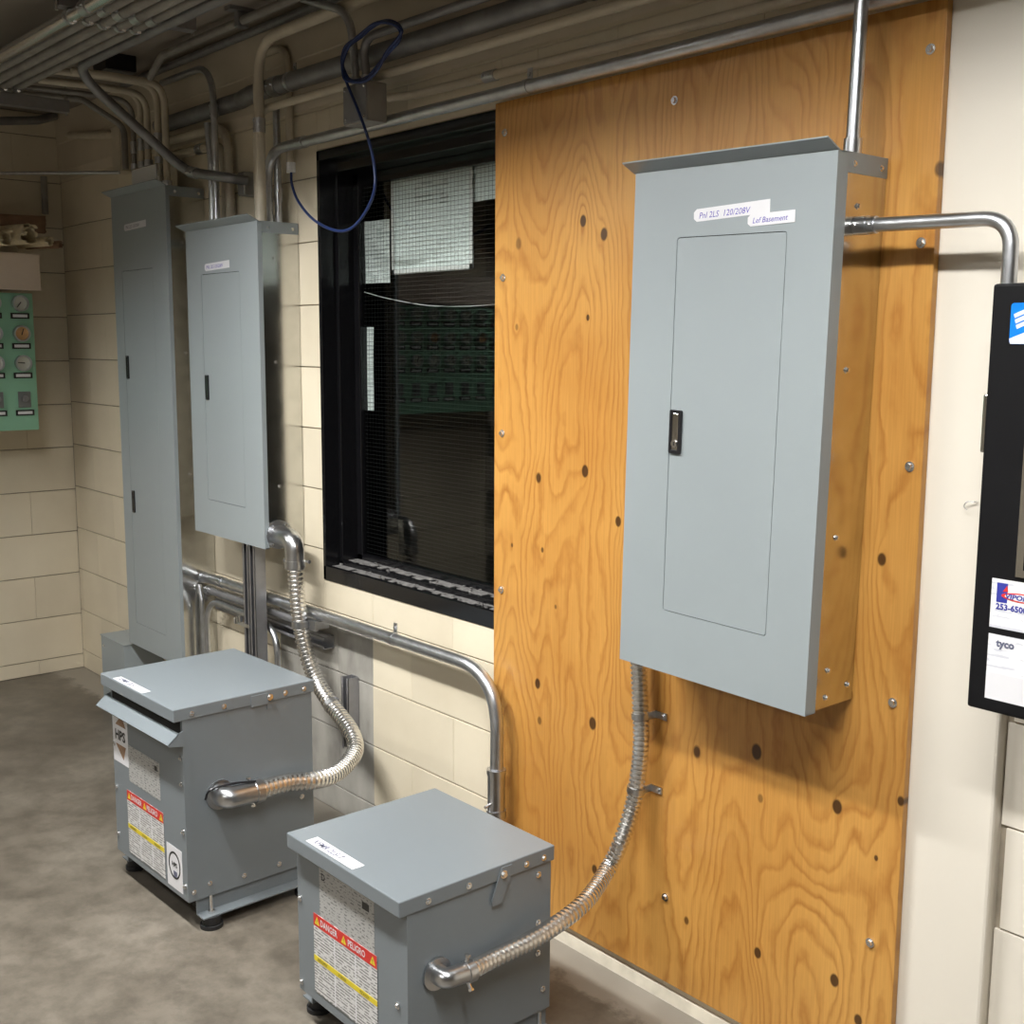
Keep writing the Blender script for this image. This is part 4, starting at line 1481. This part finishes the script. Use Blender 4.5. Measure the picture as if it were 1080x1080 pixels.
plate_me = MB().box(-.038, .038, -.004, 0, -.012, .012).mesh('name_plate')
ins_me = MB().box(-.030, .030, -.0048, -.004, -.006, .006).mesh('insert')
sw_me = MB().box(-.026, .026, -.006, 0, -.034, .034).mesh('switch', bevel=.002)
kn_me = MB().cyl((0, -.006, .004), (0, -1, 0), .014, .012, 16).box(-.003, .003, -.022, -.018, -.006, .014).mesh('knob')
for me, mt in ((bez_me, 'emt'), (need_me, 'ink_black'), (plate_me, 'black_plastic'), (ins_me, 'white_label'), (sw_me, 'plate_ink'), (kn_me, 'emt_dull')):
    me.materials.append(M[mt])
dial2 = dial_me.copy()
dial_me.materials.append(M['dial'])
dial2.materials.append(M['dial_orange'])
for c in range(18):
    lx = -.056-c*.112
    for k, zw in enumerate((1.692, 1.566, 1.442)):
        zl = zw-1.157
        g = link('gauge', bez_me, None, gbd)
        g.location = (lx, 0, zl)
        link('dial', dial2 if (k == 1 and c % 3 == 0) else dial_me, None, g)
        nd = link('needle', need_me, None, g)
        nd.rotation_euler = (0, [-.9, 1.9, .1][k]+.5*((c*7) % 5)*(c > 0), 0)
        pl = link('name_plate', plate_me, None, gbd)
        pl.location = (lx, 0, zl-.052)
        link('insert', ins_me, None, pl)
    s_ = link('switch', sw_me, None, gbd)
    s_.location = (lx, 0, 1.288-1.157)
    link('knob', kn_me, None, s_)
    pl = link('name_plate', plate_me, None, gbd)
    pl.location = (lx, 0, 1.232-1.157)
    link('insert', ins_me, None, pl)

# beige box above the board
bb = thing('beige_cabinet', 'beige metal box above the green gauge board', 'cabinet', (-5.14, -.205, 1.748), (0, 0, math.pi/2))
MB().box(-2.0, 0, 0, .28, 0.003, .150).build('box', M['beige_box'], bb, bevel=.003)
MB().box(-2.0, .001, -.004, .004, 0, .012).build('bottom_lip', M['beige_box'], bb)
MB().box(-2.0, .001, -.003, .004, .142, .152).build('top_lip', M['beige_box'], bb)


def paper_roll(label, c, axis, r, L, mat, ragged_amp, turns=1.6, seed=1):
    rnd = random.Random(seed)
    ax = Vector(axis).normalized()
    u = ax.orthogonal().normalized()
    w = ax.cross(u)
    mb = MB()
    n = int(26*turns)
    m_ = 8
    for i in range(n+1):
        a = 2*math.pi*turns*i/n
        rr = r*(1-.34*i/n)*(1+.07*math.sin(3*a+seed)+.04*rnd.uniform(-1, 1))
        rag = ragged_amp*rnd.uniform(-1, 1)
        for j in range(m_+1):
            t = j/m_
            p = ax*((t-.5)*L + (rag if j in (0, m_) else 0)) + u*(rr*(1+.05*math.sin(5*t+seed))*math.cos(a)) + w*(rr*math.sin(a))
            mb.v.append(tuple(p))
    for i in range(n):
        for j in range(m_):
            a = i*(m_+1)+j
            mb.f.append((a, a+1, a+m_+2, a+m_+1))
    o = mb.build('paper_roll', M[mat], None, smooth=True)
    o.location = c
    sol = o.modifiers.new('thickness', 'SOLIDIFY')
    sol.thickness = .0012
    return tag(o, label, 'paper roll', 'paper rolls on the beige box')


zt = 1.9
paper_roll('long brown paper roll lying at the back on the beige box', WX(15, 238, -5.31)+V((0, -.06, .012)), (.12, 1, 0), .042, .36, 'brown_paper', .004, 1.7, 2)
paper_roll('crumpled yellowed paper roll with a torn wide open end', WX(17, 249, -5.14), (1, .28, 0), .044, .20, 'tan_paper', .018, 1.4, 5)
paper_roll('small yellowed paper roll between the two larger ones', WX(36, 256, -5.16), (1, .35, .02), .021, .20, 'tan_paper', .008, 1.7, 8)
paper_roll('smallest brown paper roll at the right end of the beige box', WX(46, 259, -5.18), (1, .45, 0), .0165, .20, 'brown_paper', .006, 1.7, 11)
paper_roll('yellowed paper roll at the left picture edge on the beige box', WX(-6, 252, -5.14), (1, .2, .0), .034, .20, 'tan_paper', .016, 1.5, 14)


# ------------------------------------------------------------------ hanging fluorescent fixtures
def fixture(x, y, z, L, watts, label):
    t = thing('fluorescent_fixture', label, 'light fixture', (x, y, z))
    hl = L/2+.03
    mb = MB()
    # sloped reflector sides, top and end plates
    for s in (-1, 1):
        mb.poly_prism([(s*.055, .115), (s*.150, 0.0), (s*.153, 0.0), (s*.058, .118)], 'x', -hl, hl)
        mb.poly_prism([(-.150, 0.0), (.150, 0.0), (.055, .115), (-.055, .115)], 'x', s*hl, s*(hl+.003))
    mb.box(-hl, hl, -.058, .058, .115, .165)
    mb.build('reflector_hood', M['hood_white'], t)
    for s in (-1, 1):
        MB().cyl((-L/2, s*.035, .085), (1, 0, 0), .013, L, 12).build('lamp_tube', M['tube'], t, smooth=True)
        MB().cyl((s*L*.4, 0, .165), (0, 0, 1), .005, ZC-z-.165, 8).build('hanger_rod', M['zinc'], t)
    nb = 13  # unseen blades, added to cut the light off the far upper walls
    for k in range(nb+1):
        xx = -hl+2*hl*k/nb
        MB().poly_prism([(-.146, .002), (.146, .002), (.118, .036), (-.118, .036)], 'x', xx-.001, xx+.001).build('added_cutoff_blade', M['plate_ink'], t)
    ld = bpy.data.lights.new('fluorescent_light', 'AREA')
    ld.shape = 'RECTANGLE'
    ld.size = L
    ld.size_y = .10
    ld.energy = watts
    ld.color = LIGHT_COL
    lo = bpy.data.objects.new('lamp_light', ld)
    COL.objects.link(lo)
    lo.parent = t
    lo.location = (0, 0, .040)
    return t


_fl = ['hanging fluorescent fixture over the space before the plywood', 'hanging fluorescent fixture over the rear transformer', 'hanging fluorescent fixture behind the viewer', 'hanging fluorescent fixture before the green gauge board']
for fxt, lb in zip(FIXTURES, _fl):
    fixture(*fxt, lb)
